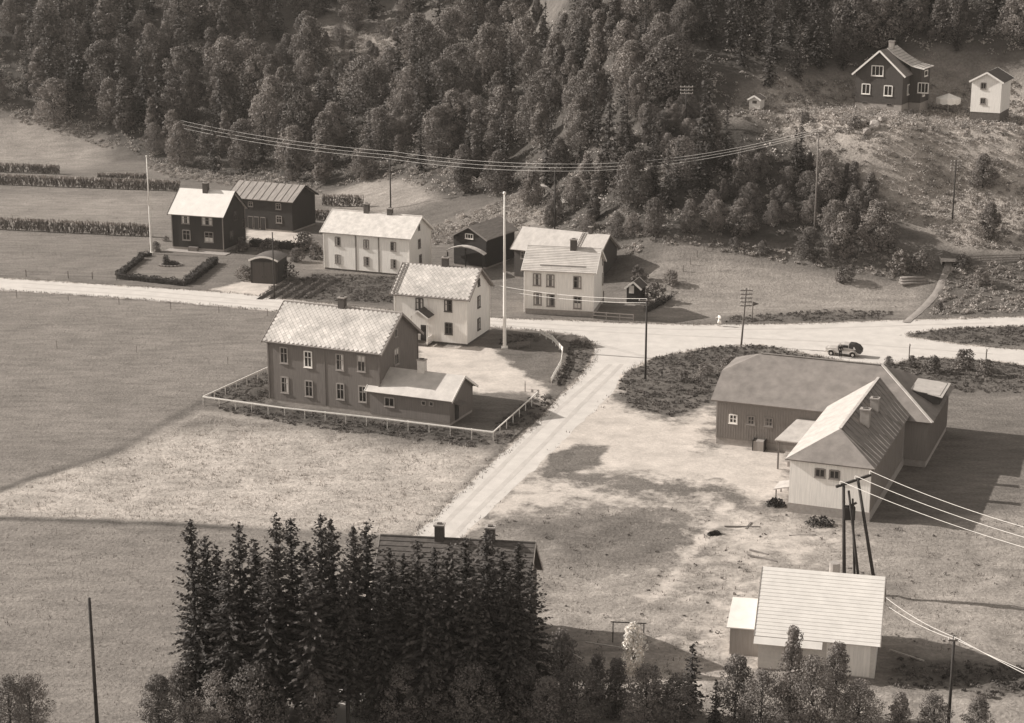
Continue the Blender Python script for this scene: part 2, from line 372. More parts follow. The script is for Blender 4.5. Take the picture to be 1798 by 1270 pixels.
def mth(op, a, bb):
    q = n.nodes.new('ShaderNodeMath'); q.operation = op
    for i, z in enumerate((a, bb)):
        if isinstance(z, (int, float)): q.inputs[i].default_value = z
        else: n.links.new(z, q.inputs[i])
    return q.outputs[0]
def attrf(name):
    q = n.nodes.new('ShaderNodeAttribute'); q.attribute_name = name; return q.outputs['Fac']
mpv = n.nodes.new('ShaderNodeMapping'); mpv.inputs['Scale'].default_value = (0.35, 1.0, 1.0); mpv.inputs['Rotation'].default_value = (0, 0, R(12)); n.links.new(tc.outputs['Object'], mpv.inputs['Vector'])
big, mid, fin = tnoise(0.09), tnoise(0.75, 6), tnoise(3.2, 4)
mid.node.inputs['Vector'].links and n.links.remove(mid.node.inputs['Vector'].links[0]); n.links.new(mpv.outputs[0], mid.node.inputs['Vector'])
v = mth('MULTIPLY', rng(big, 0.3, 0.7, 0.86, 1.14), rng(mid, 0.3, 0.7, 0.78, 1.22))
v = mth('MULTIPLY', v, rng(fin, 0.25, 0.75, 0.72, 1.28))
grass = mth('MULTIPLY', attrf('tone'), v)
dn = mth('ADD', attrf('dirt'), rng(tnoise(0.45, 7, 0.68), 0.25, 0.75, -0.42, 0.42))
dm = rng(dn, 0.38, 0.72, 0.0, 1.0)
dirt = mth('MULTIPLY', rng(tnoise(0.35, 8, 0.7), 0.25, 0.75, 0.34, 0.62), rng(fin, 0.25, 0.75, 0.86, 1.12))
mixn = n.nodes.new('ShaderNodeMix'); mixn.data_type = 'FLOAT'
n.links.new(dm, mixn.inputs['Factor']); n.links.new(grass, mixn.inputs['A']); n.links.new(dirt, mixn.inputs['B'])
vm = n.nodes.new('ShaderNodeVectorMath'); vm.operation = 'SCALE'; vm.inputs[0].default_value = (1.065, 0.955, 0.86)
n.links.new(mixn.outputs['Result'], vm.inputs['Scale']); n.links.new(vm.outputs[0], b.inputs['Base Color'])
bp = n.nodes.new('ShaderNodeBump'); bp.inputs['Distance'].default_value = 0.22; n.links.new(tnoise(2.2, 6, 0.7), bp.inputs['Height'])
n.links.new(rng(dm, 0, 1, 0.9, 0.3), bp.inputs['Strength']); n.links.new(bp.outputs[0], b.inputs['Normal'])
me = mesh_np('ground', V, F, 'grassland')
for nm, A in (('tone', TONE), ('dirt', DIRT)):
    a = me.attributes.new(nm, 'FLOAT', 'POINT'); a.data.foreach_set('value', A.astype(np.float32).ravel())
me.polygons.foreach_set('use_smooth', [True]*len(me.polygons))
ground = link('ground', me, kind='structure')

# ------------------------------------------------------------------ gravel road and lanes: sheets with ragged edges
def sheet(name, poly, m, z, jit=0.25, step=1.2, drape=False):
    P = [Vector((p[0], p[1])) for p in poly]; out = []
    rr = random.Random(len(P))
    for a, b in zip(P, P[1:]+P[:1]):
        k = max(1, int(min(80, (b-a).length/step))); nrm = Vector(((b-a).y, -(b-a).x)).normalized()
        for i in range(k):
            q = a.lerp(b, i/k); j = rr.uniform(-jit, jit); q = q+nrm*j
            zz = z+(float(height(q.x, q.y)) if drape else 0.0)
            out.append((q.x, q.y, zz))
    import bmesh
    bm = bmesh.new(); vs_ = [bm.verts.new(p) for p in out]
    f = bm.faces.new(vs_); bmesh.ops.triangulate(bm, faces=[f], ngon_method='BEAUTY')
    bm.normal_update()
    for f in bm.faces:
        if f.normal.z < 0: f.normal_flip()
    me = bpy.data.meshes.new(name); bm.to_mesh(me); bm.free(); me.materials.append(MATS[m]); return link(name, me, kind='structure')
def smooth_poly(poly, it=2):
    P = [Vector((p[0], p[1])) for p in poly]
    for _ in range(it):
        Q = []
        for a, b in zip(P, P[1:]+P[:1]): Q += [a.lerp(b, 0.25), a.lerp(b, 0.75)]
        P = Q
    return P
sheet('road', smooth_poly(road_xy, 1), 'gravel', 0.006, 0.22)
def ribbon(name, pix, w, m, dz=0.03, step=0.8):
    P = [G(*p) for p in pix]; pts = []
    for a, b in zip(P[:-1], P[1:]):
        k = max(1, int((b-a).length/step))
        pts += [a.lerp(b, i/k) for i in range(k)]
    pts.append(P[-1]); mb = MB(); prev = None; rr = random.Random(3)
    for i, p in enumerate(pts):
        d = (pts[min(i+1, len(pts)-1)]-pts[max(i-1, 0)]); d.z = 0; d.normalize(); s_ = Vector((d.y, -d.x, 0))
        row = []
        for t in (-1, -0.33, 0.33, 1):
            q = p+s_*(t*w/2*(1+rr.uniform(-0.12, 0.12))); row.append((q.x, q.y, float(height(q.x, q.y)*(q.y > 262 or dz > 0.02))+dz+0.05*(abs(t) < 0.5)*(dz > 0.02)))
        if prev:
            for j in range(3): mb.poly([prev[j], prev[j+1], row[j+1], row[j]])
        prev = row
    return mb.build(name, m, kind='structure')
ribbon('path', [(1590, 567), (1622, 540), (1650, 505), (1664, 470), (1668, 455)], 1.0, 'path_dirt', 0.06)

for (a_, w_) in (([(1072, 640), (1040, 668), (985, 715), (930, 770), (870, 830), (800, 900), (745, 958)], 0.55), ([(1092, 640), (1060, 672), (1010, 722), (955, 780), (895, 840), (830, 905), (775, 965)], 0.55),
                 ([(40, 497), (250, 511), (480, 531), (740, 555), (865, 564), (1000, 572), (1200, 579), (1400, 578), (1743, 567)], 0.5), ([(40, 505), (250, 519), (480, 539), (740, 561), (865, 570), (1000, 580), (1200, 590), (1450, 600), (1620, 613), (1743, 622)], 0.5)):
    ribbon('wheel_track', a_, w_, 'gravel_rut', 0.012, 1.6)

# ------------------------------------------------------------------ houses
class House:
    """local frame: origin at the near left corner, x along the front, y to the back"""
    def __init__(s, name, label, A, B, cat='house', rz=None, group=None, lift=0.0):
        a = G(*A) if not isinstance(A, Vector) else A
        s.o = a.copy()
        if rz is None:
            b = G(*B) if not isinstance(B, Vector) else B
            rz = math.atan2(b.y-a.y, b.x-a.x); s.L = (b-a).xy.length
        s.rz = rz; s.c = math.cos(rz); s.s = math.sin(rz); s.o.z += lift
        s.e = thing(name, label, cat, s.o, rz, group)
    def loc(s, px, py, ax, val):       # line of sight meets the local plane x, y or z = val
        v = ray(px, py); ox = -s.o.x; oy = -s.o.y; oz = CAM_H-s.o.z
        O = (ox*s.c+oy*s.s, -ox*s.s+oy*s.c, oz); D = (v[0]*s.c+v[1]*s.s, -v[0]*s.s+v[1]*s.c, v[2])
        i = 'xyz'.index(ax); t = (val-O[i])/D[i]
        return Vector((O[0]+t*D[0], O[1]+t*D[1], O[2]+t*D[2]))
    def world(s, x, y, z): return Vector((s.o.x+x*s.c-y*s.s, s.o.y+x*s.s+y*s.c, s.o.z+z))
def window(h, face, c, w, hh, frame='white_paint', cols=2, rows=2, surface=0.0, trans=0.62, curtain=0, depth=0.07, sill=True, parent=None):
    """face F: plane y = surface, R: plane x = surface; c = (along, z of centre)"""
    u, z = c; t = 0.10 if w > 0.7 else 0.07; fm, pm = MB(), MB()
    def bx(mb, u0, u1, z0, z1, d0, d1):
        if face == 'F': mb.box(u0, u1, surface-d1, surface-d0, z0, z1)
        else: mb.box(surface+d0, surface+d1, u0, u1, z0, z1)
    u0, u1, z0, z1 = u-w/2, u+w/2, z-hh/2, z+hh/2
    bx(fm, u0-0.04, u0+t, z0, z1, 0.002, depth); bx(fm, u1-t, u1+0.04, z0, z1, 0.002, depth)
    bx(fm, u0+t, u1-t, z0-0.02, z0+t, 0.002, depth); bx(fm, u0+t, u1-t, z1-t, z1+0.04, 0.002, depth)
    for k in range(1, cols):
        x = u0+(u1-u0)*k/cols; bx(fm, x-0.04, x+0.04, z0+t, z1-t, 0.004, depth*0.8)
    if rows == 2:
        zz = z0+(z1-z0)*trans; bx(fm, u0+t, u1-t, zz-0.035, zz+0.035, 0.004, depth*0.75)
    elif rows > 2:
        for k in range(1, rows):
            zz = z0+(z1-z0)*k/rows; bx(fm, u0+t, u1-t, zz-0.02, zz+0.02, 0.004, depth*0.7)
    f = fm.build('window', frame, parent or h.e)
    bx(pm, u0+t*0.5, u1-t*0.5, z0+t*0.5, z1-t*0.5, 0.003, 0.018)
    pm.build('pane', 'glass', f)
    if curtain:
        cm = MB(); cw = (u1-u0)*0.24
        if curtain in (1, 3): bx(cm, u0+t, u0+t+cw, z0+t, z1-t, 0.019, 0.026)
        if curtain in (2, 3): bx(cm, u1-t-cw, u1-t, z0+t, z1-t, 0.019, 0.026)
        if curtain == 4: bx(cm, u0+t, u1-t, z0+(z1-z0)*0.62, z1-t, 0.019, 0.026)
        if curtain == 5: bx(cm, u0+t, u1-t, z0+t, z0+(z1-z0)*0.45, 0.019, 0.026)
        cm.build('curtain', 'curtain', f)
    if sill:
        sm = MB(); bx(sm, u0-0.08, u1+0.08, z0-0.09, z0-0.021, 0.002, depth+0.06); sm.build('sill', frame, f)
    return f
def gable_body(h, L, W, ze, zr, m, found=0.5, fm='concrete', ridge='x', trim=None, tw=0.16, y0=0, x0=0):
    """walls with gables; ridge along x (eaves in front) or y (gable in front)"""
    b = MB(); z0 = found
    if ridge == 'x':
        s = [(y0, z0), (y0+W, z0), (y0+W, ze), (y0+W/2, zr), (y0, ze)]
        L0 = [(x0, y, z) for y, z in s]; R0 = [(x0+L, y, z) for y, z in s]
    else:
        s = [(x0, z0), (x0+L, z0), (x0+L, ze), (x0+L/2, zr), (x0, ze)]
        L0 = [(x, y0, z) for x, z in s][::-1]; R0 = [(x, y0+W, z) for x, z in s][::-1]
    b.poly(L0[::-1]); b.poly(R0)
    for i in range(5):
        j = (i+1) % 5; b.poly([L0[i], L0[j], R0[j], R0[i]])
    b.build('wall', m, h.e)
    if found > 0:
        f = MB().box(x0+0.05, x0+L-0.05, y0+0.05, y0+W-0.05, -0.6, found); f.build('foundation', fm, h.e)
    if trim:
        for (x, y) in ((x0, y0), (x0+L, y0), (x0+L, y0+W), (x0, y0+W)):
            zt = ze-0.02; q = MB(); q.box(x-tw/2, x+tw/2, y-tw/2, y+tw/2, z0+0.01, zt); q.build('corner_board', trim, h.e)
def gable_roof(h, L, W, ze, zr, m, ov=0.45, oe=0.45, th=0.14, ridge='x', barge=None, y0=0, x0=0, cap=None, bt=0.05):
    """two slabs; returns the roof and helper giving plane points"""
    k = (zr-ze)/((W if ridge == 'x' else L)/2)
    lift = th*1.05
    rb = MB()
    if ridge == 'x':
        def P(x, y):
            d = abs(y-(y0+W/2)); return (x, y, zr-k*d+lift)
        xs = (x0-ov, x0+L+ov); ym = y0+W/2
        rb.slab([P(xs[0], y0-oe), P(xs[1], y0-oe), P(xs[1], ym), P(xs[0], ym)], th)
        rb.slab([P(xs[0], ym), P(xs[1], ym), P(xs[1], y0+W+oe), P(xs[0], y0+W+oe)], th)
        ends = [(P(x, y0-oe), P(x, ym), P(x, y0+W+oe)) for x in xs]; rid = (P(xs[0], ym), P(xs[1], ym)); d0 = Vector((1, 0, 0))
    else:
        def P(x, y):
            d = abs(x-(x0+L/2)); return (x, y, zr-k*d+lift)
        ys = (y0-ov, y0+W+ov); xm = x0+L/2
        rb.slab([P(x0-oe, ys[0]), P(xm, ys[0]), P(xm, ys[1]), P(x0-oe, ys[1])], th)
        rb.slab([P(xm, ys[0]), P(x0+L+oe, ys[0]), P(x0+L+oe, ys[1]), P(xm, ys[1])], th)
        ends = [(P(x0-oe, y), P(xm, y), P(x0+L+oe, y)) for y in ys]; rid = (P(xm, ys[0]), P(xm, ys[1])); d0 = Vector((0, 1, 0))
    roof = rb.build('roof', m, h.e)
    if barge:
        for e_i, (a, c, b) in enumerate(ends):
            sgn = -1 if e_i == 0 else 1
            for (p, q) in ((a, c), (c, b)):
                o = d0*(sgn*(bt/2+0.004))+Vector((0, 0, -0.10)); bb = MB().bar(Vector(p)+o, Vector(q)+o, bt, 0.26); bb.build('bargeboard', barge, h.e)
    if cap:
        cb = MB().tube(rid[0], rid[1], 0.10, 0.10, 8); cb.build('ridge_cap', cap, roof)
    roof_P = P
    return roof, P
def chimney(h, roof, x, y, zb, zt, w=0.6, d=0.6, m='brick', cap='concrete'):
    c = MB().box(x-w/2, x+w/2, y-d/2, y+d/2, zb, zt).build('chimney', m, h.e)
    k = MB().box(x-w/2-0.07, x+w/2+0.07, y-d/2-0.07, y+d/2+0.07, zt+0.001, zt+0.12)
    k.build('chimney_cap', cap, c)
    MB().box(x-w/4, x+w/4, y-d/4, y+d/4, zt+0.121, zt+0.22).build('flue', 'dark_trim', c)
    return c
def slates(h, roof, P, x0, x1, yA, yB, diag_x, diag_y, m='slate', limit=290):
    """diamond slates laid on the near roof plane, each an object; the surplus is one part"""
    a = Vector(P(x0, yA)); ux = Vector((1, 0, 0)); uy = (Vector(P(x0, yB))-a); Ls = uy.length; uy.normalize(); nrm = ux.cross(uy)
    nx = int((x1-x0)/diag_x); ny_ = int(Ls/(diag_y/2))-1
    dx = (x1-x0)/nx; dy = Ls/(ny_+1)*2
    hx, hy = dx*0.468, dy*0.468
    d = MB(); pts = [(0, -hy, 0), (hx, 0, 0), (0, hy, 0), (-hx, 0, 0)]
    d.slab([(p[0], p[1], 0.03) for p in pts], 0.03); me = d.mesh('slate', m)
    rot = Matrix((ux, uy, nrm)).transposed().to_4x4()
    rr = random.Random(5); spots = []
    for j in range(1, ny_+1):
        off = 0.5 if j % 2 else 0.0
        for i in range(nx+(0 if j % 2 else 1)):
            x = (i+off)*dx
            if x < hx*0.6 or x > x1-x0-hx*0.6: continue
            spots.append((x, j*dy/2))
    spots.sort(key=lambda q: q[1]); rest = MB()
    for k, (x, s_) in enumerate(spots):
        p = a+ux*x+uy*s_+nrm*0.012
        tl = Matrix.Rotation(rr.uniform(-0.025, 0.025), 4, 'X') @ Matrix.Rotation(rr.uniform(-0.03, 0.03), 4, 'Y')
        M = Matrix.Translation(p) @ rot @ tl
        if k < limit:
            o = link('slate', me, roof); o.matrix_local = M
        else:
            rest.slab([M @ Vector((q[0], q[1], 0.03)) for q in pts], 0.03)
    if rest.v: rest.build('slates_near_ridge', m, roof, kind='stuff')
def courses(h, roof, P, x0, x1, yA, yB, n, m, th=0.05, name='tile_course'):
    """roof courses lapped like shingles, one strip each"""
    a = Vector(P(x0, yA)); b = Vector(P(x0, yB)); ux = Vector((x1-x0, 0, 0)); up = (b-a)/n; nrm = ux.cross(up).normalized()
    for i in range(n):
        p = a+up*i; q = p+up*1.0
        s0 = p+nrm*(th+0.012); s1 = q+nrm*0.012+up*0.02
        mb = MB(); mb.slab([s0, s0+ux, s1+ux, s1], th*0.8); mb.build(name, m, roof)
def ladder(h, roof, P, x, yA, yB, w=0.42, m='grey_wood', sub=True):
    a = Vector(P(x-w/2, yA)); b = Vector(P(x-w/2, yB)); n = Vector((1, 0, 0)).cross(b-a).normalized()*0.12
    t = thing('roof_ladder', '', 'ladder') if not sub else None
    root = MB().bar(a+n, b+n, 0.06, 0.08).bar(a+n+Vector((w, 0, 0)), b+n+Vector((w, 0, 0)), 0.06, 0.08).build('ladder', m, h.e)
    k = int((b-a).length/0.33)
    for i in range(k):
        p = a.lerp(b, (i+0.5)/k)+n; MB().bar(p, p+Vector((w, 0, 0)), 0.05, 0.05).build('rung', m, root)
    return root
def wl(h, face, px, py, val):
    p = h.loc(px, py, 'y' if face == 'F' else 'x', val); return (p.x if face == 'F' else p.y, p.z)

# ---- big grey two-storey house by the side road, with its low annex
h = House('grey_house', 'large grey two-storey house with diamond slate roof inside the rail fence', (474, 706), (667, 731))
L, W = h.L, 9.6
pe = h.loc(662, 622, 'y', -0.45); ze = pe.z+0.15
pr = h.loc(700, 549, 'y', W/2); zr = pr.z-0.15
gable_body(h, L, W, ze, zr, 'grey_boards', 0.45, 'concrete', trim='grey_boards')
roof, P = gable_roof(h, L, W, ze, zr, 'slate_bed', 0.55, 0.5, barge='pale_boards', cap='pale_boards')
slates(h, roof, P, -0.5, L+0.5, -0.48, W/2-0.05, 0.56, 0.62)
x = h.loc(601, 540, 'y', W/2).x; chimney(h, roof, x, W/2, zr-0.6, zr+1.15, 0.75, 0.7)
for k, (px, py) in enumerate(((498.7, 624), (541, 631), (597, 636), (634.7, 638.5), (500.5, 676), (542.8, 682.5), (598, 687.5), (637, 692))):
    window(h, 'F', wl(h, 'F', px, py, 0), 0.98, 1.85, 'pale_boards' if k != 1 else 'white_paint', curtain=(0, 0, 2, 4, 2, 0, 0, 0)[k])
window(h, 'R', wl(h, 'R', 695.7, 626, L), 1.1, 1.9, 'pale_boards', surface=L, curtain=4)
window(h, 'R', wl(h, 'R', 694.7, 585, L), 0.7, 0.9, 'pale_boards', surface=L, rows=1)
MB().box(L*0.51, L*0.51+0.13, -0.05, -0.002, 0.5, ze-0.05).build('board_joint', 'grey_boards', h.e)
SCHOOL = h
# annex
q0 = h.world(L+0.0, 0, 0)
g = House('annex', 'low grey lean-to annex with white-edged roof and white chimney beside the big house', h.world(L-1.0, -0.35, 0), None, 'annex', rz=h.rz)
La = g.loc(790, 745, 'y', 0).x; Wa = 6.0
za = g.loc(776, 702, 'y', -0.4).z+0.08; zra = g.loc(803, 658, 'y', Wa/2).z-0.12
gable_body(g, La, Wa, za, zra, 'grey_boards', 0.3, 'concrete')
roofa, Pa = gable_roof(g, La, Wa, za, zra, 'tile_roof', 0.45, 0.45, 0.10, barge='white_paint')
x = g.loc(741, 650, 'y', Wa/2).x; chimney(g, roofa, x, Wa/2, zra-0.4, zra+1.3, 0.85, 0.7, 'render_white')
window(g, 'F', wl(g, 'F', 684, 706, 0), 1.2, 1.05, 'pale_boards', rows=1)
for px, py in ((744, 708), (757.6, 709.3)): window(g, 'F', wl(g, 'F', px, py, 0), 0.5, 0.5, 'pale_boards', cols=1, rows=1, sill=False)
d = MB().box(La+0.003, La+0.06, 1.3, 2.2, 0.3, 2.3).build('door', 'dark_boards', g.e)
MB().box(La+0.061, La+0.10, 2.02, 2.08, 1.2, 1.4).build('handle', 'iron', d)
MB().slab([(La+0.02, 1.0, 2.35), (La+0.9, 1.0, 2.15), (La+0.9, 2.5, 2.15), (La+0.02, 2.5, 2.35)], 0.06).build('door_canopy', 'grey_boards', g.e)

# ---- white house by the flagpole
h = House('white_house', 'white two-storey house with mottled slate roof and gabled porch beside the tall flagpole', (694, 597), (820, 608.5))
L, W = h.L, 8.2
ze = h.loc(818, 527, 'y', -0.4).z+0.12; zr = h.loc(845.6, 471, 'y', W/2).z-0.14
gable_body(h, L, W, ze, zr, 'white_boards', 0.3, 'dark_stone', trim='white_paint')
roof, P = gable_roof(h, L, W, ze, zr, 'slate_bed', 0.5, 0.45, barge='grey_trim')
slates(h, roof, P, -0.45, L+0.45, -0.43, W/2-0.04, 0.54, 0.58)
x = h.loc(782, 463, 'y', W/2).x; chimney(h, roof, x, W/2, zr-0.5, zr+1.1, 0.8, 0.6)
for k, (px, py) in enumerate(((736.7, 534), (787, 537), (788, 577))): window(h, 'F', wl(h, 'F', px, py, 0), 1.0, 1.5, 'dark_trim', curtain=(3, 1, 0)[k])
for px, py, a, b in ((840.5, 530, 1.0, 1.5), (840.5, 569, 1.0, 1.5), (840.5, 496, 0.7, 0.9)): window(h, 'R', wl(h, 'R', px, py, L), a, b, 'dark_trim', surface=L, curtain=3 if b > 1 else 0)
ladder(h, roof, P, 0.1, -0.3, W/2-0.2)
MB().tube((L*0.47, -0.09, 0.4), (L*0.47, -0.09, ze-0.1), 0.05, 0.05, 8).build('downpipe', 'white_paint', h.e)
# porch
pw, pd = 1.15, 1.9; xp = h.loc(735, 550, 'y', -pd).x; zp = h.loc(736, 545, 'y', -pd-0.25).z; zq = zp-0.95
por = MB().box(xp-pw, xp+pw, -pd, -0.01, 0.0, 0.28).build('porch', 'dark_stone', h.e)
for sx in (-1, 1):
    MB().box(xp+sx*pw*0.92-0.06, xp+sx*pw*0.92+0.06, -pd+0.06, -pd+0.18, 0.281, zq).build('post', 'white_paint', por)
    MB().box(xp+sx*pw*0.92-0.03, xp+sx*pw*0.92+0.03, -pd+0.19, -0.02, 0.45, 1.15).build('railing', 'white_paint', por)
pr_ = MB().slab([(xp-pw-0.25, -pd-0.25, zq), (xp, -pd-0.25, zp), (xp, -0.03, zp), (xp-pw-0.25, -0.03, zq)], 0.09)
pr_.slab([(xp, -pd-0.25, zp), (xp+pw+0.25, -pd-0.25, zq), (xp+pw+0.25, -0.03, zq), (xp, -0.03, zp)], 0.09)
pr_.build('porch_roof', 'dark_roof', por)
for (x0, z0, x1, z1) in ((xp-pw-0.25, zq-0.08, xp, zp-0.09), (xp, zp-0.09, xp+pw+0.25, zq-0.08)):
    MB().bar((x0, -pd-0.28, z0), (x1, -pd-0.28, z1), 0.05, 0.15).build('bargeboard', 'white_paint', por)
d = MB().box(xp-0.5, xp+0.5, -0.06, -0.003, 0.3, 2.3).build('door', 'dark_boards', h.e)
MB().box(xp-0.3, xp+0.3, -0.075, -0.061, 1.5, 2.1).build('pane', 'glass', d)
HOUSE_A = h

# ---- long white house with two chimneys
h = House('white_house', 'long white house with pale roof and two chimneys above the potato patch', (570, 473), (719, 486.5))
L, W = h.L, 7.6
ze = h.loc(717, 420, 'y', -0.4).z+0.12; zr = h.loc(740, 380, 'y', W/2).z-0.14
gable_body(h, L, W, ze, zr, 'white_boards', 0.3, 'dark_stone', trim='white_paint')
roof, P = gable_roof(h, L, W, ze, zr, 'pale_slate', 0.45, 0.45, barge='white_paint', cap='pale_slate')
for px, top in ((644, 1.35), (685, 0.9)):
    x = h.loc(px, 373, 'y', W/2).x; chimney(h, roof, x, W/2, zr-0.5, zr+top, 0.8, 0.6)
for k, (px, py) in enumerate(((593, 424), (643, 429), (690.6, 433), (593, 455), (643.5, 459), (691, 463.5))): window(h, 'F', wl(h, 'F', px, py, 0), 0.85, 1.35, 'grey_trim', rows=3, curtain=(1, 3, 2, 3, 1, 1)[k])
for px, py, a, b in ((736, 428, 0.85, 1.35), (738, 455, 0.85, 1.35), (735.5, 399, 0.6, 0.9)): window(h, 'R', wl(h, 'R', px, py, L), a, b, 'grey_trim', surface=L)
for px in (625, 665):
    x = h.loc(px, 440, 'y', 0).x; MB().box(x-0.11, x+0.11, -0.05, -0.002, 0.32, ze-0.06).build('corner_board', 'grey_trim', h.e)

# ---- dark house with white roof (left)
h = House('dark_house', 'dark timber house with bright white roof behind the hedged lawn', (304, 438), (393, 444.5))
L, W = h.L, 7.6
ze = h.loc(391, 380.5, 'y', -0.4).z+0.12; zr = h.loc(414, 336, 'y', W/2).z-0.14
gable_body(h, L, W, ze, zr, 'dark_boards', 0.5, 'concrete', trim='grey_trim', tw=0.14)
roof, P = gable_roof(h, L, W, ze, zr, 'white_roof', 0.45, 0.5, barge='dark_boards')
x = h.loc(363, 331, 'y', W/2).x; chimney(h, roof, x, W/2-0.3, zr-0.6, zr+1.2, 0.85, 0.75)
for k, (px, py, a, b) in enumerate(((326, 386, 1.35, 1.25), (363.7, 388.5, 1.8, 1.3), (327.5, 413, 1.35, 1.6), (367, 416.5, 1.5, 1.6))): window(h, 'F', wl(h, 'F', px, py, 0), a, b, 'grey_trim', cols=3 if k == 1 else 2, curtain=(3, 3, 0, 5)[k])
for px, py in ((412.8, 379), (406.5, 413), (428, 392)): window(h, 'R', wl(h, 'R', px, py, L), 1.1, 1.4, 'brown_boards', surface=L)
MB().box(-0.6, L+1.2, -1.9, -0.06, -0.2, 0.12).build('terrace', 'concrete', h.e)
bx_ = MB().box(3.1, 4.7, -0.9, -0.3, 0.13, 0.75).build('bench', 'grey_wood', h.e)

# ---- dark outbuilding behind it
h = House('dark_outbuilding', 'long dark farm building with striped board roof behind the white-roofed house', (405, 399.5), (514, 409), 'outbuilding')
L, W = h.L, 7.8
ze = h.loc(512, 356, 'y', -0.4).z+0.12; zr = h.loc(529, 325, 'y', W/2).z-0.14
gable_body(h, L, W, ze, zr, 'dark_boards', 0.3, 'concrete')
roof, P = gable_roof(h, L, W, ze, zr, 'board_roof', 0.45, 0.45, barge='dark_boards')
for px, py, a, b in ((440, 358.5, 0.9, 0.8), (489, 362.5, 0.95, 1.0), (490, 385.5, 1.05, 1.2)): window(h, 'F', wl(h, 'F', px, py, 0), a, b, 'grey_trim')
xs = [h.loc(px, 390, 'y', 0).x for px in (440, 450.5, 462)]
for i, x in enumerate(xs):
    d = MB().box(x-0.42, x+0.42, -0.05, -0.003, 0.1, 2.1).build('door', 'dark_boards', h.e)
    MB().box(x-0.47, x-0.425, -0.07, -0.003, 0.1, 2.2).box(x+0.425, x+0.47, -0.07, -0.003, 0.1, 2.2).box(x-0.42, x+0.42, -0.07, -0.003, 2.105, 2.2).build('door_frame', 'pale_boards', d)
for i in range(9):
    x = L*(i+0.5)/9; p = Vector(P(x, -0.42)); q = Vector(P(x, W/2-0.03)); MB().bar(p+Vector((0, 0, 0.03)), q+Vector((0, 0, 0.03)), 0.10, 0.06).build('roof_batten', 'grey_wood', roof)

# ---- dark barn, gable to the front, with pale canopy
h = House('dark_barn', 'small dark barn with gable front and streaked roof left of the tall flagpole', (797, 466), (854, 473), 'barn')
L, W = h.L, 8.5
ze = h.loc(853, 422, 'y', -0.4).z+0.12; zr = h.loc(823, 397.5, 'y', -0.4).z-0.14
gable_body(h, L, W, ze, zr, 'dark_boards', 0.3, 'concrete', ridge='y')
roof, P = gable_roof(h, L, W, ze, zr, 'board_roof', 0.45, 0.45, ridge='y', barge='grey_trim')
window(h, 'F', wl(h, 'F', 824, 415, 0), 1.35, 0.75, 'white_paint', cols=3, rows=1)
can = MB(); zc = h.loc(823, 434, 'y', -1.3).z; ar = [(-0.6+i*(L+1.0)/8, zc-0.9*((i-4)/4)**2) for i in range(9)]
for (a, b) in zip(ar[:-1], ar[1:]): can.slab([(a[0], -1.3, a[1]), (b[0], -1.3, b[1]), (b[0], -0.5, b[1]+0.1), (a[0], -0.5, a[1]+0.1)], 0.14)
c_ = can.build('canopy', 'metal_roof', h.e)
for x in (-0.3, L*0.5, L+0.1): MB().box(x-0.07, x+0.07, -1.35, -1.2, -0.1, zc-1.1+0.8*(abs(x-L/2) < 1)).build('post', 'dark_boards', c_)

# ---- long house with pale metal roof, behind the tiled one
h = House('metal_roofed_house', 'brown house with pale metal roof and ladder, half hidden behind the tiled white house', (903, 488), (1048, 499))
L, W = h.L, 7.0
ze = h.loc(897, 437, 'y', -0.4).z+0.12; zr = h.loc(1071, 412.5, 'y', W/2).z-0.14
gable_body(h, L, W, ze, zr, 'brown_boards', 0.3, 'concrete')
roof, P = gable_roof(h, L, W, ze, zr, 'metal_roof', 0.45, 0.45, barge='grey_trim')
window(h, 'F', wl(h, 'F', 919, 448, 0), 0.8, 1.1, 'grey_trim')
x = h.loc(1022, 420, 'y', W/2-1).x; ladder(h, roof, P, x, 0.6, W/2-0.1)
chimney(h, roof, x+0.9, W/2, zr-0.4, zr+1.0, 0.5, 0.5)

# ---- white house with tiled roof at the junction
h = House('white_house', 'white house with pale tiled roof and paired windows at the road junction', (922, 551), (1041, 557))
L, W = h.L, 7.6
ze = h.loc(1040, 480, 'y', -0.4).z+0.12; zr = h.loc(1061, 437, 'y', W/2).z-0.14
gable_body(h, L, W, ze, zr, 'white_boards', 0.75, 'concrete', trim='white_paint')
roof, P = gable_roof(h, L, W, ze, zr, 'pale_slate', 0.45, 0.45, barge='white_paint', cap='tile_roof')
courses(h, roof, P, -0.44, L+0.44, -0.47, W/2-0.02, 15, 'tile_roof')
x = h.loc(1008, 438, 'y', W/2).x; chimney(h, roof, x, W/2-0.3, zr-0.7, zr+1.25, 0.85, 0.7)
for k, (px, py) in enumerate(((943, 491), (966.5, 493), (1013.7, 496), (944, 525), (967, 527.5), (1014, 531.5))): window(h, 'F', wl(h, 'F', px, py, 0), 1.05, 1.65, 'grey_trim', curtain=(3, 3, 2, 3, 1, 5)[k])
for px, py, a, b in ((1058, 489, 1.0, 1.6), (1058.5, 521, 1.0, 1.6), (1058, 458, 0.7, 1.0)): window(h, 'R', wl(h, 'R', px, py, L), a, b, 'grey_trim', surface=L)
MB().bar(Vector(P(2.0, 0.35))+Vector((0, -0.1, 0.18)), Vector(P(L-1, 0.35))+Vector((0, -0.1, 0.18)), 0.05, 0.10).build('snow_guard', 'dark_trim', roof)
MB().tube((-0.1, -0.1, 0.3), (-0.1, -0.1, ze-0.1), 0.05, 0.05, 8).build('downpipe', 'white_paint', h.e)
HOUSE_G = h

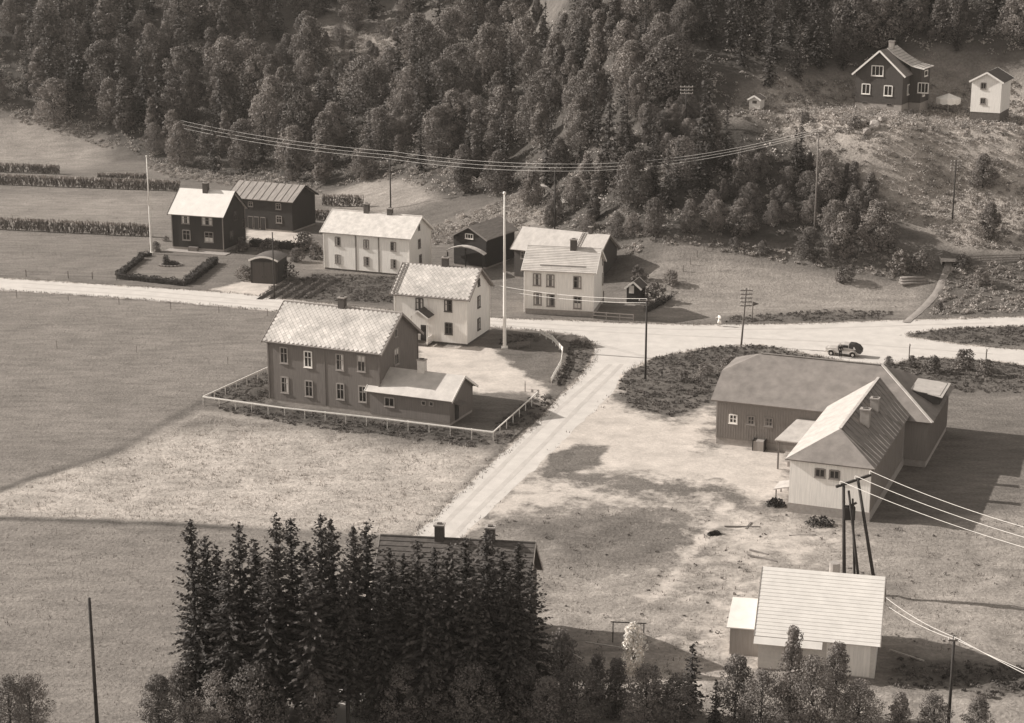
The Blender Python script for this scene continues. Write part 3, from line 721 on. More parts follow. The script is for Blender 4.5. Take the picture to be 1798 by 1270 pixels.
# ---- little dark outhouse to the right of it
h = House('outhouse', 'little dark outhouse with a white-painted end right of the tiled white house', (1100, 533), (1124, 535), 'shed')
L, W = max(h.L, 1.8), 2.4
gable_body(h, L, W, 2.3, 3.1, 'dark_boards', 0.15, 'concrete', ridge='y')
roof, P = gable_roof(h, L, W, 2.3, 3.1, 'dark_roof', 0.25, 0.25, ridge='y', barge='white_paint')
MB().box(0.35, 1.05, -0.05, -0.003, 1.5, 2.6).build('hatch', 'white_paint', h.e)

# ---- brown house on the hillside
h = House('hillside_house', 'dark brown house with white-edged gable and catslide roof high on the slope', (1500, 192), None, rz=R(-28))
L, W = h.loc(1583, 190, 'y', 0).x, 8.0
ze = h.loc(1583, 133, 'y', -0.5).z+0.15; zr = h.loc(1541, 88.5, 'y', -0.5).z-0.14
gable_body(h, L, W, ze, zr, 'brown_boards', 1.15, 'concrete', ridge='y')
roof, P = gable_roof(h, L, W, ze, zr, 'felt_roof', 0.5, 0.5, ridge='y', barge='white_paint', bt=0.08)
for c in (1, 2, 3, 4, 5, 6, 7, 8, 9, 10):
    t = c/11; x = L/2+(L/2+0.45)*t; MB().bar(Vector(P(x, -0.45))+Vector((0, 0, 0.03)), Vector(P(x, W*0.5))+Vector((0, 0, 0.03)), 0.06, 0.05).build('tile_course', 'felt_roof', roof)
for px, py, a, b, cl in ((1540.8, 124.5, 1.9, 1.6, 3), (1520.6, 156.3, 1.35, 1.6, 2), (1559.6, 159.5, 1.35, 1.6, 2)): window(h, 'F', wl(h, 'F', px, py, 0), a, b, 'white_paint', cols=cl, rows=1)
window(h, 'R', wl(h, 'R', 1595, 157.5, L), 1.35, 1.6, 'white_paint', surface=L, rows=1)
for px, py in ((1519, 180), (1561.6, 184)): window(h, 'F', wl(h, 'F', px, py, 0.05), 0.8, 0.4, 'dark_trim', rows=1, surface=0.05, sill=False)
# wing on the right under the catslide roof
ww = 1.9; y0 = W*0.46; y1 = W+0.4; zw = ze+0.55
wg = MB(); wg.poly([(L+0.002, y0, 1.15), (L+ww, y0, 1.15), (L+ww, y0, zw-0.1), (L+0.002, y0, ze+1.0)])
wg.poly([(L+ww, y0, 1.15), (L+ww, y1, 1.15), (L+ww, y1, zw-0.1), (L+ww, y0, zw-0.1)])
wg.poly([(L+ww, y1, 1.15), (L+0.002, y1, 1.15), (L+0.002, y1, ze+1.0), (L+ww, y1, zw-0.1)])
wing = wg.build('wing', 'brown_boards', h.e)
MB().box(L+0.01, L+ww-0.05, y0+0.05, y1-0.05, -0.6, 1.15).build('wing_foundation', 'concrete', wing)
rr_ = MB(); pr0 = [(L/2, zr+0.18), (L*0.75, (zr+ze)/2+0.55), (L+0.4, ze+1.05), (L+ww+0.5, zw+0.12)]
for (a, b) in zip(pr0[:-1], pr0[1:]): rr_.slab([(a[0], y0-0.4, a[1]), (b[0], y0-0.4, b[1]), (b[0], y1+0.4, b[1]), (a[0], y1+0.4, a[1])], 0.12)
cs = rr_.build('catslide_roof', 'pale_slate', h.e)
for i in range(1, 12):
    t = i/12*3; k = min(2, int(t)); a, b = pr0[k], pr0[k+1]; f = t-k; x = a[0]+(b[0]-a[0])*f; z = a[1]+(b[1]-a[1])*f+0.02
    MB().bar((x, y0-0.38, z), (x, y1+0.38, z), 0.05, 0.05).build('tile_course', 'felt_roof', cs)
for (a, b) in zip(pr0[:-1], pr0[1:]): MB().bar((a[0], y0-0.43, a[1]-0.08), (b[0], y0-0.43, b[1]-0.08), 0.05, 0.2).build('bargeboard', 'white_paint', cs)
window(h, 'F', wl(h, 'F', 1621, 154.5, y0), 1.7, 1.6, 'white_paint', cols=3, rows=1, surface=y0)
window(h, 'R', ((y0+y1)/2-0.8, 2.9), 1.2, 1.6, 'white_paint', rows=1, surface=L+ww)
window(h, 'R', ((y0+y1)/2, zw-0.85), 1.8, 0.9, 'white_paint', cols=1, rows=1, surface=L+ww)
chimney(h, roof, L/2, W*0.72, zr-0.4, zr+1.0, 0.8, 0.7, 'concrete')

# ---- white house at the right edge, on dark piers
h = House('white_hill_house', 'narrow white gabled house on a dark basement at the right edge of the slope', (1702, 216), None, rz=R(-26))
L, W = h.loc(1757, 180, 'y', 0).x, 7.0
zb = h.loc(1702, 196, 'y', 0).z
ze = h.loc(1700, 143, 'y', -0.35).z+0.1; zr = h.loc(1729, 127, 'y', -0.35).z-0.12
gable_body(h, L, W, ze, zr, 'white_boards', zb, 'dark_stone', ridge='y')
roof, P = gable_roof(h, L, W, ze, zr, 'dark_roof', 0.35, 0.35, ridge='y', barge='white_paint')
for px, py in ((1727, 151), (1726, 177.5)): window(h, 'F', wl(h, 'F', px, py, 0), 0.8, 0.95, 'grey_trim', rows=1)

# ---- tiny hut on the slope
h = House('hut', 'tiny white hut with small gable roof alone on the upper slope', (1315, 195), None, 'hut', rz=R(-26))
L, W = h.loc(1334, 190, 'y', 0).x, 2.2
ze = h.loc(1334, 175, 'y', -0.2).z; zr = h.loc(1324.5, 168.5, 'y', -0.2).z
gable_body(h, L, W, ze, zr, 'render_white', 0.35, 'dark_stone', ridge='y')
roof, P = gable_roof(h, L, W, ze, zr, 'felt_roof', 0.25, 0.25, th=0.08, ridge='y', barge='white_paint')
MB().box(L*0.3, L*0.7, -0.04, -0.003, ze-0.7, ze-0.25).build('hatch', 'dark_trim', h.e)

# ------------------------------------------------------------------ barn with cross wing
h = House('barn', 'large grey barn with hipped roof and pale cross wing beside the gravel yard', (1256, 779), None, 'barn', rz=R(-21.5))
Wm = 13.4; oe = 0.5
Lm = h.loc(1630, 745, 'y', 0).x
ze = h.loc(1252, 704, 'y', -oe).z+0.1
r1 = h.loc(1336, 621, 'y', Wm/2); r2 = h.loc(1549, 641, 'y', Wm/2); zr = (r1.z+r2.z)/2; u1, u2 = r1.x, r2.x
k = (zr-ze)/(Wm/2+oe)
def PM(x, y): return (x, y, ze+k*(y+oe) if y <= Wm/2 else ze+k*(Wm+oe-y))
b = MB().box(0, Lm, 0, Wm, 0.7, ze+k*oe-0.1)
yh = Wm*0.28
b.poly([(0.01, 0, ze), (0.01, yh, PM(0, yh)[2]-0.2), (0.01, Wm-yh, PM(0, yh)[2]-0.2), (0.01, Wm, ze)])
b.build('wall', 'barn_boards', h.e)
bat = MB()
for i in range(int(Lm*0.62/0.28)): x = 0.1+i*0.28; bat.box(x, x+0.07, -0.05, -0.001, 0.72, ze+0.1)
for i in range(int(Wm/0.28)): y = 0.1+i*0.28; bat.box(Lm+0.001, Lm+0.05, y, y+0.07, 0.72, ze+0.1)
bat.build('battens', 'barn_boards', h.e, kind='stuff')
MB().box(0.06, Lm-0.06, 0.06, Wm-0.06, -0.7, 0.7).build('foundation', 'concrete', h.e)
ov = 0.5; zz = PM(0, yh)[2]
rf = MB(); rf.slab([PM(-ov, -oe), PM(Lm+ov, -oe), PM(u2, Wm/2), PM(u1, Wm/2), PM(-ov, yh)], 0.16)
rf.slab([PM(-ov, Wm+oe), PM(-ov, Wm-yh), PM(u1, Wm/2), PM(u2, Wm/2), PM(Lm+ov, Wm+oe)], 0.16)
rf.slab([PM(-ov, yh), PM(u1, Wm/2), PM(-ov, Wm-yh)], 0.16)
rf.slab([PM(Lm+ov, -oe), PM(Lm+ov, Wm+oe), PM(u2, Wm/2)], 0.16)
roof = rf.build('roof', 'felt_roof', h.e)
e = Vector((0, 0, 0.07)); MB().bar(Vector(PM(u2, Wm/2))+e, Vector(PM(Lm+ov, -oe))+e, 0.28, 0.10).build('hip_capping', 'metal_roof', roof)
MB().bar(Vector(PM(u1, Wm/2))+e*0.6, Vector(PM(u2, Wm/2))+e*0.6, 0.3, 0.06).build('ridge_capping', 'felt_roof', roof)
for px, py in ((1287.6, 735.5), (1319, 738), (1350, 741)): window(h, 'F', wl(h, 'F', px, py, 0), 0.85, 0.95, 'grey_trim' if px > 1300 else 'white_paint', rows=2, trans=0.5, depth=0.09)
x = h.loc(1335, 785, 'y', 0).x
d = MB().box(x-0.55, x+0.55, -0.9, -0.06, -0.1, 1.05).build('feed_hatch', 'pale_boards', h.e)
MB().box(x-0.65, x-0.56, -0.95, -0.06, -0.1, 1.2).box(x+0.56, x+0.65, -0.95, -0.06, -0.1, 1.2).build('hatch_frame', 'dark_boards', d)
# dormer on the hipped end
y0d, y1d = Wm*0.36, Wm*0.74
hx = lambda z: Lm+ov-(z-ze)*((Lm+ov-u2)/(zr-ze))
zt, zl = ze+(zr-ze)*0.50, ze+(zr-ze)*0.22
dm = MB(); xo = Lm+ov-0.2
dm.poly([(xo, y0d, zl-0.3), (xo, y1d, zl-0.3), (xo, y1d, zt-0.35), (xo, y0d, zt-0.35)])
dm.poly([(xo, y0d, zl-0.3), (xo, y0d, zt-0.35), (hx(zt), y0d, zt-0.1), (hx(zl-0.3), y0d, zl-0.3)])
dm.poly([(xo, y1d, zl-0.3), (xo, y1d, zt-0.35), (hx(zt), y1d, zt-0.1), (hx(zl-0.3), y1d, zl-0.3)])
dor = dm.build('dormer', 'dark_boards', h.e)
MB().slab([(xo+0.3, y0d-0.3, zt-0.42), (xo+0.3, y1d+0.3, zt-0.42), (hx(zt)-0.3, y1d-0.4, zt+0.02), (hx(zt)-0.3, y0d+0.4, zt+0.02)], 0.1).build('dormer_roof', 'metal_roof', dor)
# cross wing
p0 = h.loc(1383, 899, 'z', 0); p1 = h.loc(1526, 915, 'z', 0)
D = -(p0.y+p1.y)/2; c0, c1 = p0.x, p1.x
zc = h.loc(1372, 806, 'y', -D-0.4).z+0.05
cm = (c0+c1)/2; ap = h.loc(1475, 753, 'x', cm); zcr = ap.z; ya = ap.y
kz = (zcr-zc)/((c1-c0)/2+0.4)
yi = (zcr-ze)/k-oe; ye = (zc-ze)/k-oe
ye = max(ye, -0.45)
wb = MB().box(c0, c1, -D, -0.02, 0.9, zc+0.05)
wing = wb.build('wing', 'pale_boards', h.e)
fb = MB().box(c0+0.004, c1-0.002, -D-0.03, -D-0.002, 0.9, zc-0.02); fb.build('wing_front', 'white_boards', wing)
MB().box(c0-0.06, c1+0.06, -D-0.07, -0.02, -0.7, 0.899).build('wing_foundation', 'concrete', wing)
wr_ = MB(); A_ = (c0-0.4, -D-0.4, zc); B_ = (c1+0.4, -D-0.4, zc); T_ = (cm, ya, zcr); S_ = (cm, yi+0.3, zcr)
wr_.slab([A_, B_, T_], 0.14)
wr_.slab([B_, (c1+0.4, max(ye, 0.3), zc), S_, T_], 0.14)
wroof = wr_.build('wing_roof', 'felt_roof', wing)
MB().slab([A_, T_, S_, (c0-0.4, ye, zc)], 0.14).build('sunlit_wing_slope', 'metal_roof', wing)  # left slope of the felt roof, sunlight put into its paler colour
MB().bar(Vector(T_)+e*0.7, Vector(S_)+e*0.7, 0.28, 0.07).build('ridge_capping', 'metal_roof', wroof)
nb = 17
for i in range(1, nb):
    f = i/nb; a = Vector(B_).lerp(Vector((c1+0.4, 0.3, zc)), f); bq = Vector(T_).lerp(Vector(S_), max(0, (f-0.1)/0.9)); MB().bar(a+Vector((0, 0, 0.03)), bq+Vector((0, 0, 0.03)), 0.05, 0.05).build('seam', 'felt_roof', wroof)
u, z = wl(h, 'F', 1452.7, 832, -D-0.03)
for s_ in (-0.68, 0.68): window(h, 'F', (u+s_, z), 0.95, 0.85, 'grey_trim', surface=-D-0.03, rows=1, parent=None)
bt2 = MB()
for i in range(int((D-1)/0.3)): y = -D+0.1+i*0.3; bt2.box(c1+0.001, c1+0.05, y, y+0.07, 0.92, zc)
bt2.build('battens', 'pale_boards', wing, kind='stuff')
for (px, fr, hh, w_) in ((1578, 0.38, 1.5, 0.9), (1611, 0.36, 1.1, 0.8)):
    xx = cm+(c1-cm)*fr; zb = zcr-kz*(xx-cm)-0.3; q = h.loc(px, 752 if px < 1600 else 727, 'z', zb+0.3)
    chimney(h, roof, xx, q.y, zb, zb+hh+0.3, w_, 0.7, 'concrete')
# porch roof in the corner between barn and wing, and loading ramp
pa = h.loc(1465, 742, 'y', -0.05); pb = h.loc(1360, 774, 'z', pa.z-0.7)
xl = h.loc(1400, 742, 'y', -0.05).x
po = MB().slab([(xl, -0.08, pa.z), (c0-0.02, -0.08, pa.z), (c0-0.02, pb.y, pa.z-0.6), (pb.x, pb.y, pa.z-0.6)], 0.12).build('porch_roof', 'metal_roof', h.e)
MB().box(pb.x+0.3, pb.x+0.45, pb.y+0.2, pb.y+0.35, -0.3, pa.z-0.7).build('post', 'grey_wood', po)
MB().box(xl+0.2, c0-0.1, pb.y+1.4, -0.1, -0.3, 0.6).build('loading_platform', 'concrete', po)
rp = MB().slab([(c0-2.2, -D+3.0, 1.0), (c0-0.05, -D+3.0, 1.6), (c0-0.05, -D+5.4, 1.6), (c0-2.2, -D+5.4, 1.0)], 0.1).build('ramp_cover', 'metal_roof', h.e)
for yq in (-D+3.1, -D+5.2): MB().box(c0-2.0, c0-1.9, yq, yq+0.1, -0.2, 0.9).build('post', 'grey_wood', rp)
BARN = h

# ------------------------------------------------------------------ shed in the lower right corner
h = House('white_shed', 'white shed with bright lapped roof courses behind the bushes in the lower right', (1330, 1176), (1535, 1196), 'shed')
L = h.L; W = 8.6
ze = h.loc(1537, 1133, 'y', -0.3).z+0.05; zr = h.loc(1555, 1013, 'y', W/2).z-0.1
gable_body(h, L, W, ze, zr, 'render_white', 0.2, 'concrete')
roof, P = gable_roof(h, L, W, ze, zr, 'white_roof', 0.3, 0.3, 0.1, barge='pale_boards')
xg = L*0.55
courses(h, roof, P, -0.29, L+0.29, -0.33, W/2-0.02, 19, 'white_roof', 0.022, 'roof_course')
MB().slab([P(-0.3, -0.36), P(xg, -0.36), P(xg, -0.85), P(-0.3, -0.85)], 0.08).build('eaves_extension', 'white_roof', h.e)
for (x0, x1) in ((xg+0.3, L-0.4),): MB().box(x0, x1, -0.05, -0.003, 0.3, ze-0.1).build('door', 'white_boards', h.e)
window(h, 'R', (W*0.45, 2.2), 1.0, 1.2, 'grey_trim', surface=L)
window(h, 'F', (L*0.3, 1.5), 1.2, 1.1, 'grey_trim')
q = h.loc(1465, 1006, 'y', W/2+1.2); MB().tube((q.x, W/2+1.2, zr-2), (q.x, W/2+1.2, zr+0.45), 0.42, 0.42, 12).build('chimney', 'concrete', h.e, smooth=False)
# lean-to on its left
l0 = h.loc(1283, 1130, 'y', 3.2)
lx = l0.x; y0, y1 = 2.4, 5.6; zt = 2.3
ln = MB().box(lx, -0.02, y0, y1, -0.2, zt).build('lean_to', 'pale_boards', h.e)
MB().slab([(lx-0.25, y0-0.3, zt+0.05), (-0.02, y0-0.3, zt+0.1), (-0.02, y1+0.3, zt+1.1), (lx-0.25, y1+0.3, zt+1.05)], 0.09).build('lean_to_roof', 'white_roof', ln)
SHED = h

# ------------------------------------------------------------------ house behind the spruces
h = House('slate_house', 'dark slate-roofed house with two chimneys hidden behind the spruce row', Vector((-14.6, 133.5, 0)), None, rz=R(-8))
p = h.loc(668, 935, 'y', 4.2); q = h.loc(940, 958, 'y', 4.2)
zr = (p.z+q.z)/2; x0 = p.x; L = q.x-p.x; W = 8.4; ze = zr-3.7
gable_body(h, L-1, W, ze, zr-0.15, 'grey_boards', 0.4, 'concrete', trim='pale_boards', x0=x0+0.5)
roof, P = gable_roof(h, L-1, W, ze, zr-0.15, 'dark_roof', 0.5, 0.5, barge='pale_boards', x0=x0+0.5, cap='dark_roof')
courses(h, roof, P, x0+0.02, x0+L-0.02, -0.47, W/2-0.02, 14, mat('dark_slate', 0.115, 0.35, 3, 0.02, 6, rnd=0.25), 0.05, 'slate_course')
for px in (772, 861):
    xx = h.loc(px, 950, 'y', W/2).x; chimney(h, roof, xx, W/2, zr-0.5, zr+1.05, 0.7, 0.65)
for i in range(8): window(h, 'F', (x0+1.8+(i%4)*3.0, 1.8+2.4*(i//4)), 1.1, 1.5, 'white_paint')
window(h, 'R', (W*0.3, 2.0), 1.1, 1.5, 'white_paint', surface=x0+L-0.5); window(h, 'R', (W*0.5, ze+1.2), 1.0, 1.3, 'white_paint', surface=x0+L-0.5)
SLATE = h

# ------------------------------------------------------------------ vegetation generators
NR = np.random.RandomState(11)
def quads(c, size, rs, up=0.0, asp=0.65, out=None):
    """leaf-sized faces round the centres c; up > 0 flattens them towards the horizontal"""
    n = len(c); a = rs.normal(size=(n, 3)); b = rs.normal(size=(n, 3))
    if up: a[:, 2] *= (1-up); b[:, 2] *= (1-up)
    if out is not None:                # faces turned outwards, so that clumps have a lit and a shaded side
        nn = out+rs.normal(size=(n, 3))*0.55; nn /= np.linalg.norm(nn, axis=1, keepdims=True)+1e-9
        a -= nn*np.sum(a*nn, axis=1, keepdims=True); b = np.cross(nn, a)
    a /= np.linalg.norm(a, axis=1, keepdims=True)+1e-9
    b -= a*np.sum(a*b, axis=1, keepdims=True); b /= np.linalg.norm(b, axis=1, keepdims=True)+1e-9
    s = (np.asarray(size)*np.ones(n))[:, None]
    a = a*s*0.5; b = b*s*0.5*asp
    V = np.stack([c-a, c-b*0.9, c+a, c+b*0.9], 1).reshape(-1, 3)
    return V, np.arange(4*n).reshape(n, 4)
def ball(n, rs, shell=0.5):
    d = rs.normal(size=(n, 3)); d /= np.linalg.norm(d, axis=1, keepdims=True)
    return d*(shell+(1-shell)*rs.rand(n, 1)**0.6)
def leafy_meshes(seed, H, Rr, base, nc, nl, leaf, bark='bark', leafm='leaf', conic=0.0):
    rs = np.random.RandomState(seed); t = MB()
    lean = rs.normal(size=2)*0.03*H
    pts = [Vector((lean[0]*f*f, lean[1]*f*f, H*f*0.9)) for f in (0, 0.3, 0.6, 1)]
    r0 = 0.02*H+0.03; rad = [r0, r0*0.75, r0*0.45, r0*0.12]
    for i in range(3): t.tube(pts[i], pts[i+1], rad[i], rad[i+1], 6, cap=False)
    cs = []
    for i in range(nc):
        f = (i+rs.rand())/nc; z = base*H+(1-base)*H*f
        prof = math.sin(math.pi*min(1, (f*0.86+0.14)))**0.7*(1-conic*f)
        ang = i*2.4+rs.rand(); rr = Rr*prof*(0.3+0.62*rs.rand())
        c = np.array([lean[0]*f+rr*math.cos(ang), lean[1]*f+rr*math.sin(ang), min(z, H*0.96)]); cs.append((c, Rr*(0.27+0.27*rs.rand())*(1-0.3*f)))
        if i % 2 == 0: t.tube(pts[1].lerp(pts[2], min(1, f)), Vector(c), r0*0.3, r0*0.08, 4, cap=False)
    C_, T_, S_, N_ = [], [], [], []
    for (c, r) in cs:
        q = ball(nl, rs, 0.55)*np.array([r, r, r*0.85]); C_.append(c+q); N_.append(q/r*0.8+(c-np.array([0, 0, H*0.45]))/Rr*0.35)
        T_.append(np.full(nl, 0.78+0.44*rs.rand())*(0.75+0.5*rs.rand(nl))); S_.append(leaf*(0.7+0.6*rs.rand(nl)))
    V, F = quads(np.concatenate(C_), np.concatenate(S_), rs, out=np.concatenate(N_), asp=0.8)
    return t.mesh('trunk', bark), mesh_np('crown', V, F, leafm, np.concatenate(T_))
def spruce_meshes(seed, H, Rr, base, wh, br, nq, leaf, ragged=0.3, power=0.85):
    rs = np.random.RandomState(seed); t = MB(); r0 = 0.012*H+0.03
    t.tube((0, 0, 0), (0, 0, H*0.55), r0, r0*0.55, 7, cap=False).tube((0, 0, H*0.55), (0, 0, H), r0*0.55, 0.012, 6, cap=False)
    C_, S_, T_ = [], [], []
    for i in range(wh):
        f = i/(wh-1); z = base*H+(1-base)*H*f*0.985; ln = Rr*(min(1.0, (1-f)*(1.7 if power < 0.8 else 1.2))**power*0.95+0.05)
        if f < 0.12: ln *= 0.6+3*f
        nb = max(4, int(br*(0.45+0.55*(1-f))))
        for j in range(nb):
            if rs.rand() < 0.14: continue
            a = 2.4*i+2*math.pi*j/nb+rs.normal()*0.25; l = ln*(1-ragged*rs.rand()); zz = z+rs.normal()*0.5*H/wh
            up = 0.95*f**2-0.02; dr = 0.5*(1-f)
            n = max(2 if nq < 8 else 6, int(nq*(0.35+0.65*(l/Rr))))
            for k in range(n):
                s = (k+0.6)/n; x = l*s; dz = up*x-dr*x*s*0.9+0.16*l*s**3
                C_.append((x*math.cos(a)+rs.normal()*0.04, x*math.sin(a)+rs.normal()*0.04, zz+dz+rs.normal()*0.03)); S_.append(leaf*(0.75+0.5*rs.rand())*(1.15-0.5*s)*(0.6+0.4*(1-f))); T_.append((0.7+0.6*rs.rand())*(0.8+0.35*s))
            if l > 0.4 and j % 2 == 0 and wh > 26: t.tube((0, 0, zz), (l*0.8*math.cos(a), l*0.8*math.sin(a), zz+up*l*0.8-dr*l*0.5), 0.022, 0.008, 3, cap=False)
    c = np.array(C_); n = len(c)
    # needles lie along the branch: stretch the faces outwards
    rad = c.copy(); rad[:, 2] = 0; rad /= np.linalg.norm(rad, axis=1, keepdims=True)+1e-6
    a = rad+rs.normal(size=(n, 3))*0.35; a[:, 2] -= 0.25; a /= np.linalg.norm(a, axis=1, keepdims=True)
    b = np.cross(a, np.array([0, 0, 1.0]))+rs.normal(size=(n, 3))*0.55; b -= a*np.sum(a*b, axis=1, keepdims=True); b /= np.linalg.norm(b, axis=1, keepdims=True)
    s = np.array(S_)[:, None]; a = a*s*0.75; b = b*s*0.40
    V = np.stack([c-a*0.8, c-b, c+a, c+b], 1).reshape(-1, 3)
    return t.mesh('trunk', 'bark'), mesh_np('crown', V, np.arange(4*n).reshape(n, 4), 'needle', np.array(T_))
def plant(name, label, cat, meshes, loc, rz, sc, group=None, names=('trunk', 'crown')):
    o = thing(name, label, cat, loc, rz, group); o.scale = sc
    for nm, me in zip(names, meshes): link(nm, me, o)
    return o

# ------------------------------------------------------------------ the wood on the hillside
LEAFY = [leafy_meshes(20+i, 9.0, (3.2, 3.8, 2.5, 3.4, 4.2, 2.1)[i], (0.08, 0.06, 0.12, 0.08, 0.03, 0.1)[i], 40, 150, 0.33, conic=(0, 0.2, 0.35, 0.1, 0, 0.5)[i]) for i in range(6)]
SPRUCE = [spruce_meshes(40+i, 12.0, (2.1, 1.8, 2.3, 1.9)[i], 0.04, 30, 9, 5, 0.62, 0.3) for i in range(4)]
BUSH = [leafy_meshes(60+i, 3.0, (1.7, 1.5, 1.9)[i], 0.04, 20, 48, 0.30) for i in range(3)]
FINE = [leafy_meshes(70+i, 6.0, (2.0, 2.5, 1.7, 2.3)[i], 0.06, 46, 130, 0.17, conic=(0.2, 0, 0.4, 0.1)[i]) for i in range(4)]
def inpoly(poly, x, y):
    c = False
    for (a, b) in zip(poly, poly[1:]+poly[:1]):
        if (a[1] > y) != (b[1] > y) and x < (b[0]-a[0])*(y-a[1])/(b[1]-a[1])+a[0]: c = not c
    return c
rr = random.Random(21); cntL = cntS = 0
MARKS = [(150, 'at the far left'), (300, 'behind the left flagpole'), (430, 'behind the white-roofed dark house'), (560, 'behind the dark outbuilding'), (700, 'above the long white house'), (820, 'above the small dark barn'), (950, 'above the tall flagpole'), (1080, 'above the metal-roofed house'), (1200, 'above the junction pole'), (1300, 'above the roadside telegraph pole'), (1370, 'below the tiny hut'), (1440, 'below the slope pole'), (1600, 'around the hillside house'), (2000, 'at the far right')]
def wood_place(x, y):
    m_ = [t for lim, t in MARKS if x < lim][0]
    return m_+', '+('top edge' if y < 40 else 'upper part' if y < 130 else 'middle part' if y < 220 else 'lower part' if y < 320 else 'lowest edge')+' of the wood'
CLEAR = [[(545, 70), (690, 40), (735, 120), (640, 175), (560, 160)], [(1130, 190), (1225, 190), (1225, 290), (1165, 290), (1130, 235)], [(1212, 120), (1290, 120), (1490, 120), (1490, 285), (1290, 285), (1215, 205)], [(930, 325), (1000, 330), (1010, 370), (940, 375)], [(775, 110), (850, 110), (850, 165), (775, 165)]]
TALL = [(1238, 285, 90), (1068, 330, 130), (1100, 300, 150), (1405, 300, 196), (1395, 330, 225), (880, 330, 190), (845, 300, 170), (735, 250, 120), (505, 260, 110), (280, 240, 75), (255, 215, 60), (215, 200, 55), (1300, 330, 235), (1190, 330, 240), (330, 130, 25), (700, 170, 20), (450, 140, 15), (1480, 120, 20), (1400, 140, 25), (1350, 150, 30), (1440, 120, 5), (1560, 95, -5), (1680, 90, 0), (90, 190, 40), (140, 160, 20), (960, 330, 215), (650, 300, 190), (420, 290, 190), (1020, 140, 20), (1160, 170, 60)]
def wood_leafy(x, y, hm, label=None, group='leafy trees of the hillside wood'):
    global cntL
    label = label or ('large' if hm > 7.8 else 'small' if hm < 6 else 'mid-sized')+' leafy tree '+wood_place(x, y)
    p = G(x, y); k = hm/9.0*rr.uniform(0.92, 1.08); w = k*rr.uniform(0.85, 1.15)
    cntL += 1; return plant('leafy_tree', label, 'tree', LEAFY[rr.randrange(6)], (p.x, p.y, p.z-0.15), rr.uniform(0, 6.28), (w, w, k), group)
def wood_spruce(x, y, hm, label=None, group='spruces of the hillside wood'):
    global cntS
    label = label or ('tall' if hm > 9.8 else 'short')+' dark spruce '+wood_place(x, y)
    p = G(x, y); k = hm/12.0; w = k*rr.uniform(0.85, 1.1)
    cntS += 1; return plant('spruce_tree', label, 'tree', SPRUCE[rr.randrange(4)], (p.x, p.y, p.z-0.15), rr.uniform(0, 6.28), (w, w, k), group)
yy = -70.0
while yy < 432:
    stepx = 49; xx = -90+rr.uniform(0, 40)
    while xx < 1880:
        x = xx+rr.uniform(-22, 22); y = yy+rr.uniform(-14, 14)
        if inpoly(FOREST, x, y) and not any(inpoly(c, x, y) for c in CLEAR):
            big = 0.55 if y > 380 or (x > 1280 and y > 250) else 1.0
            dark = 0.40+0.25*math.sin(x*0.011+1)+0.2*(y < 110)+0.25*(x > 1250 and y < 150)
            fs = 10.8/pxm(G(x, y))
            if rr.random() < dark*0.62 and big == 1.0: wood_spruce(x, y, fs*rr.uniform(7, 12.5))
            else: wood_leafy(x, y, fs*rr.uniform(3.8, 9.5) if big == 1.0 else rr.uniform(2.6, 5.8))
        xx += stepx
    yy += 28
for i, (x, y, top) in enumerate(TALL):
    p = G(x, y); wood_spruce(x, y, max(8, zat(p, top)), 'very tall spruce '+wood_place(x, y), 'tallest spruces of the hillside wood')
for c in (CLEAR[0], CLEAR[1], [(640, 60), (760, 60), (760, 200), (640, 190)], [(60, 60), (190, 60), (190, 150), (60, 150)]):
    xs_ = [q[0] for q in c]; ys_ = [q[1] for q in c]
    for i in range(26):
        x, y = rr.uniform(min(xs_), max(xs_)), rr.uniform(min(ys_), max(ys_))
        if inpoly(c, x, y): wood_leafy(x, y, rr.uniform(1.6, 3.8), 'low bushy tree in a gap '+wood_place(x, y), 'low bushy trees in the gaps of the wood').scale.x *= 1.3
for (x, y, top, lab) in ((1540, 440, 355, 'broad leafy tree at the right end of the lower wood edge'), (1480, 452, 372, 'leafy tree on the lower wood edge beside the broad one'), (1420, 455, 400, 'leafy tree low on the wood edge above the right-hand meadow'), (1735, 420, 355, 'round leafy bush-like tree at the right edge above the rail fence'), (1725, 330, 270, 'leafy tree at the right edge beside the telegraph pole on the slope')):
    p = G(x, y); hm = zat(p, top); wood_leafy(x, y, hm, lab, None).scale = (hm/9*1.15, hm/9*1.15, hm/9)
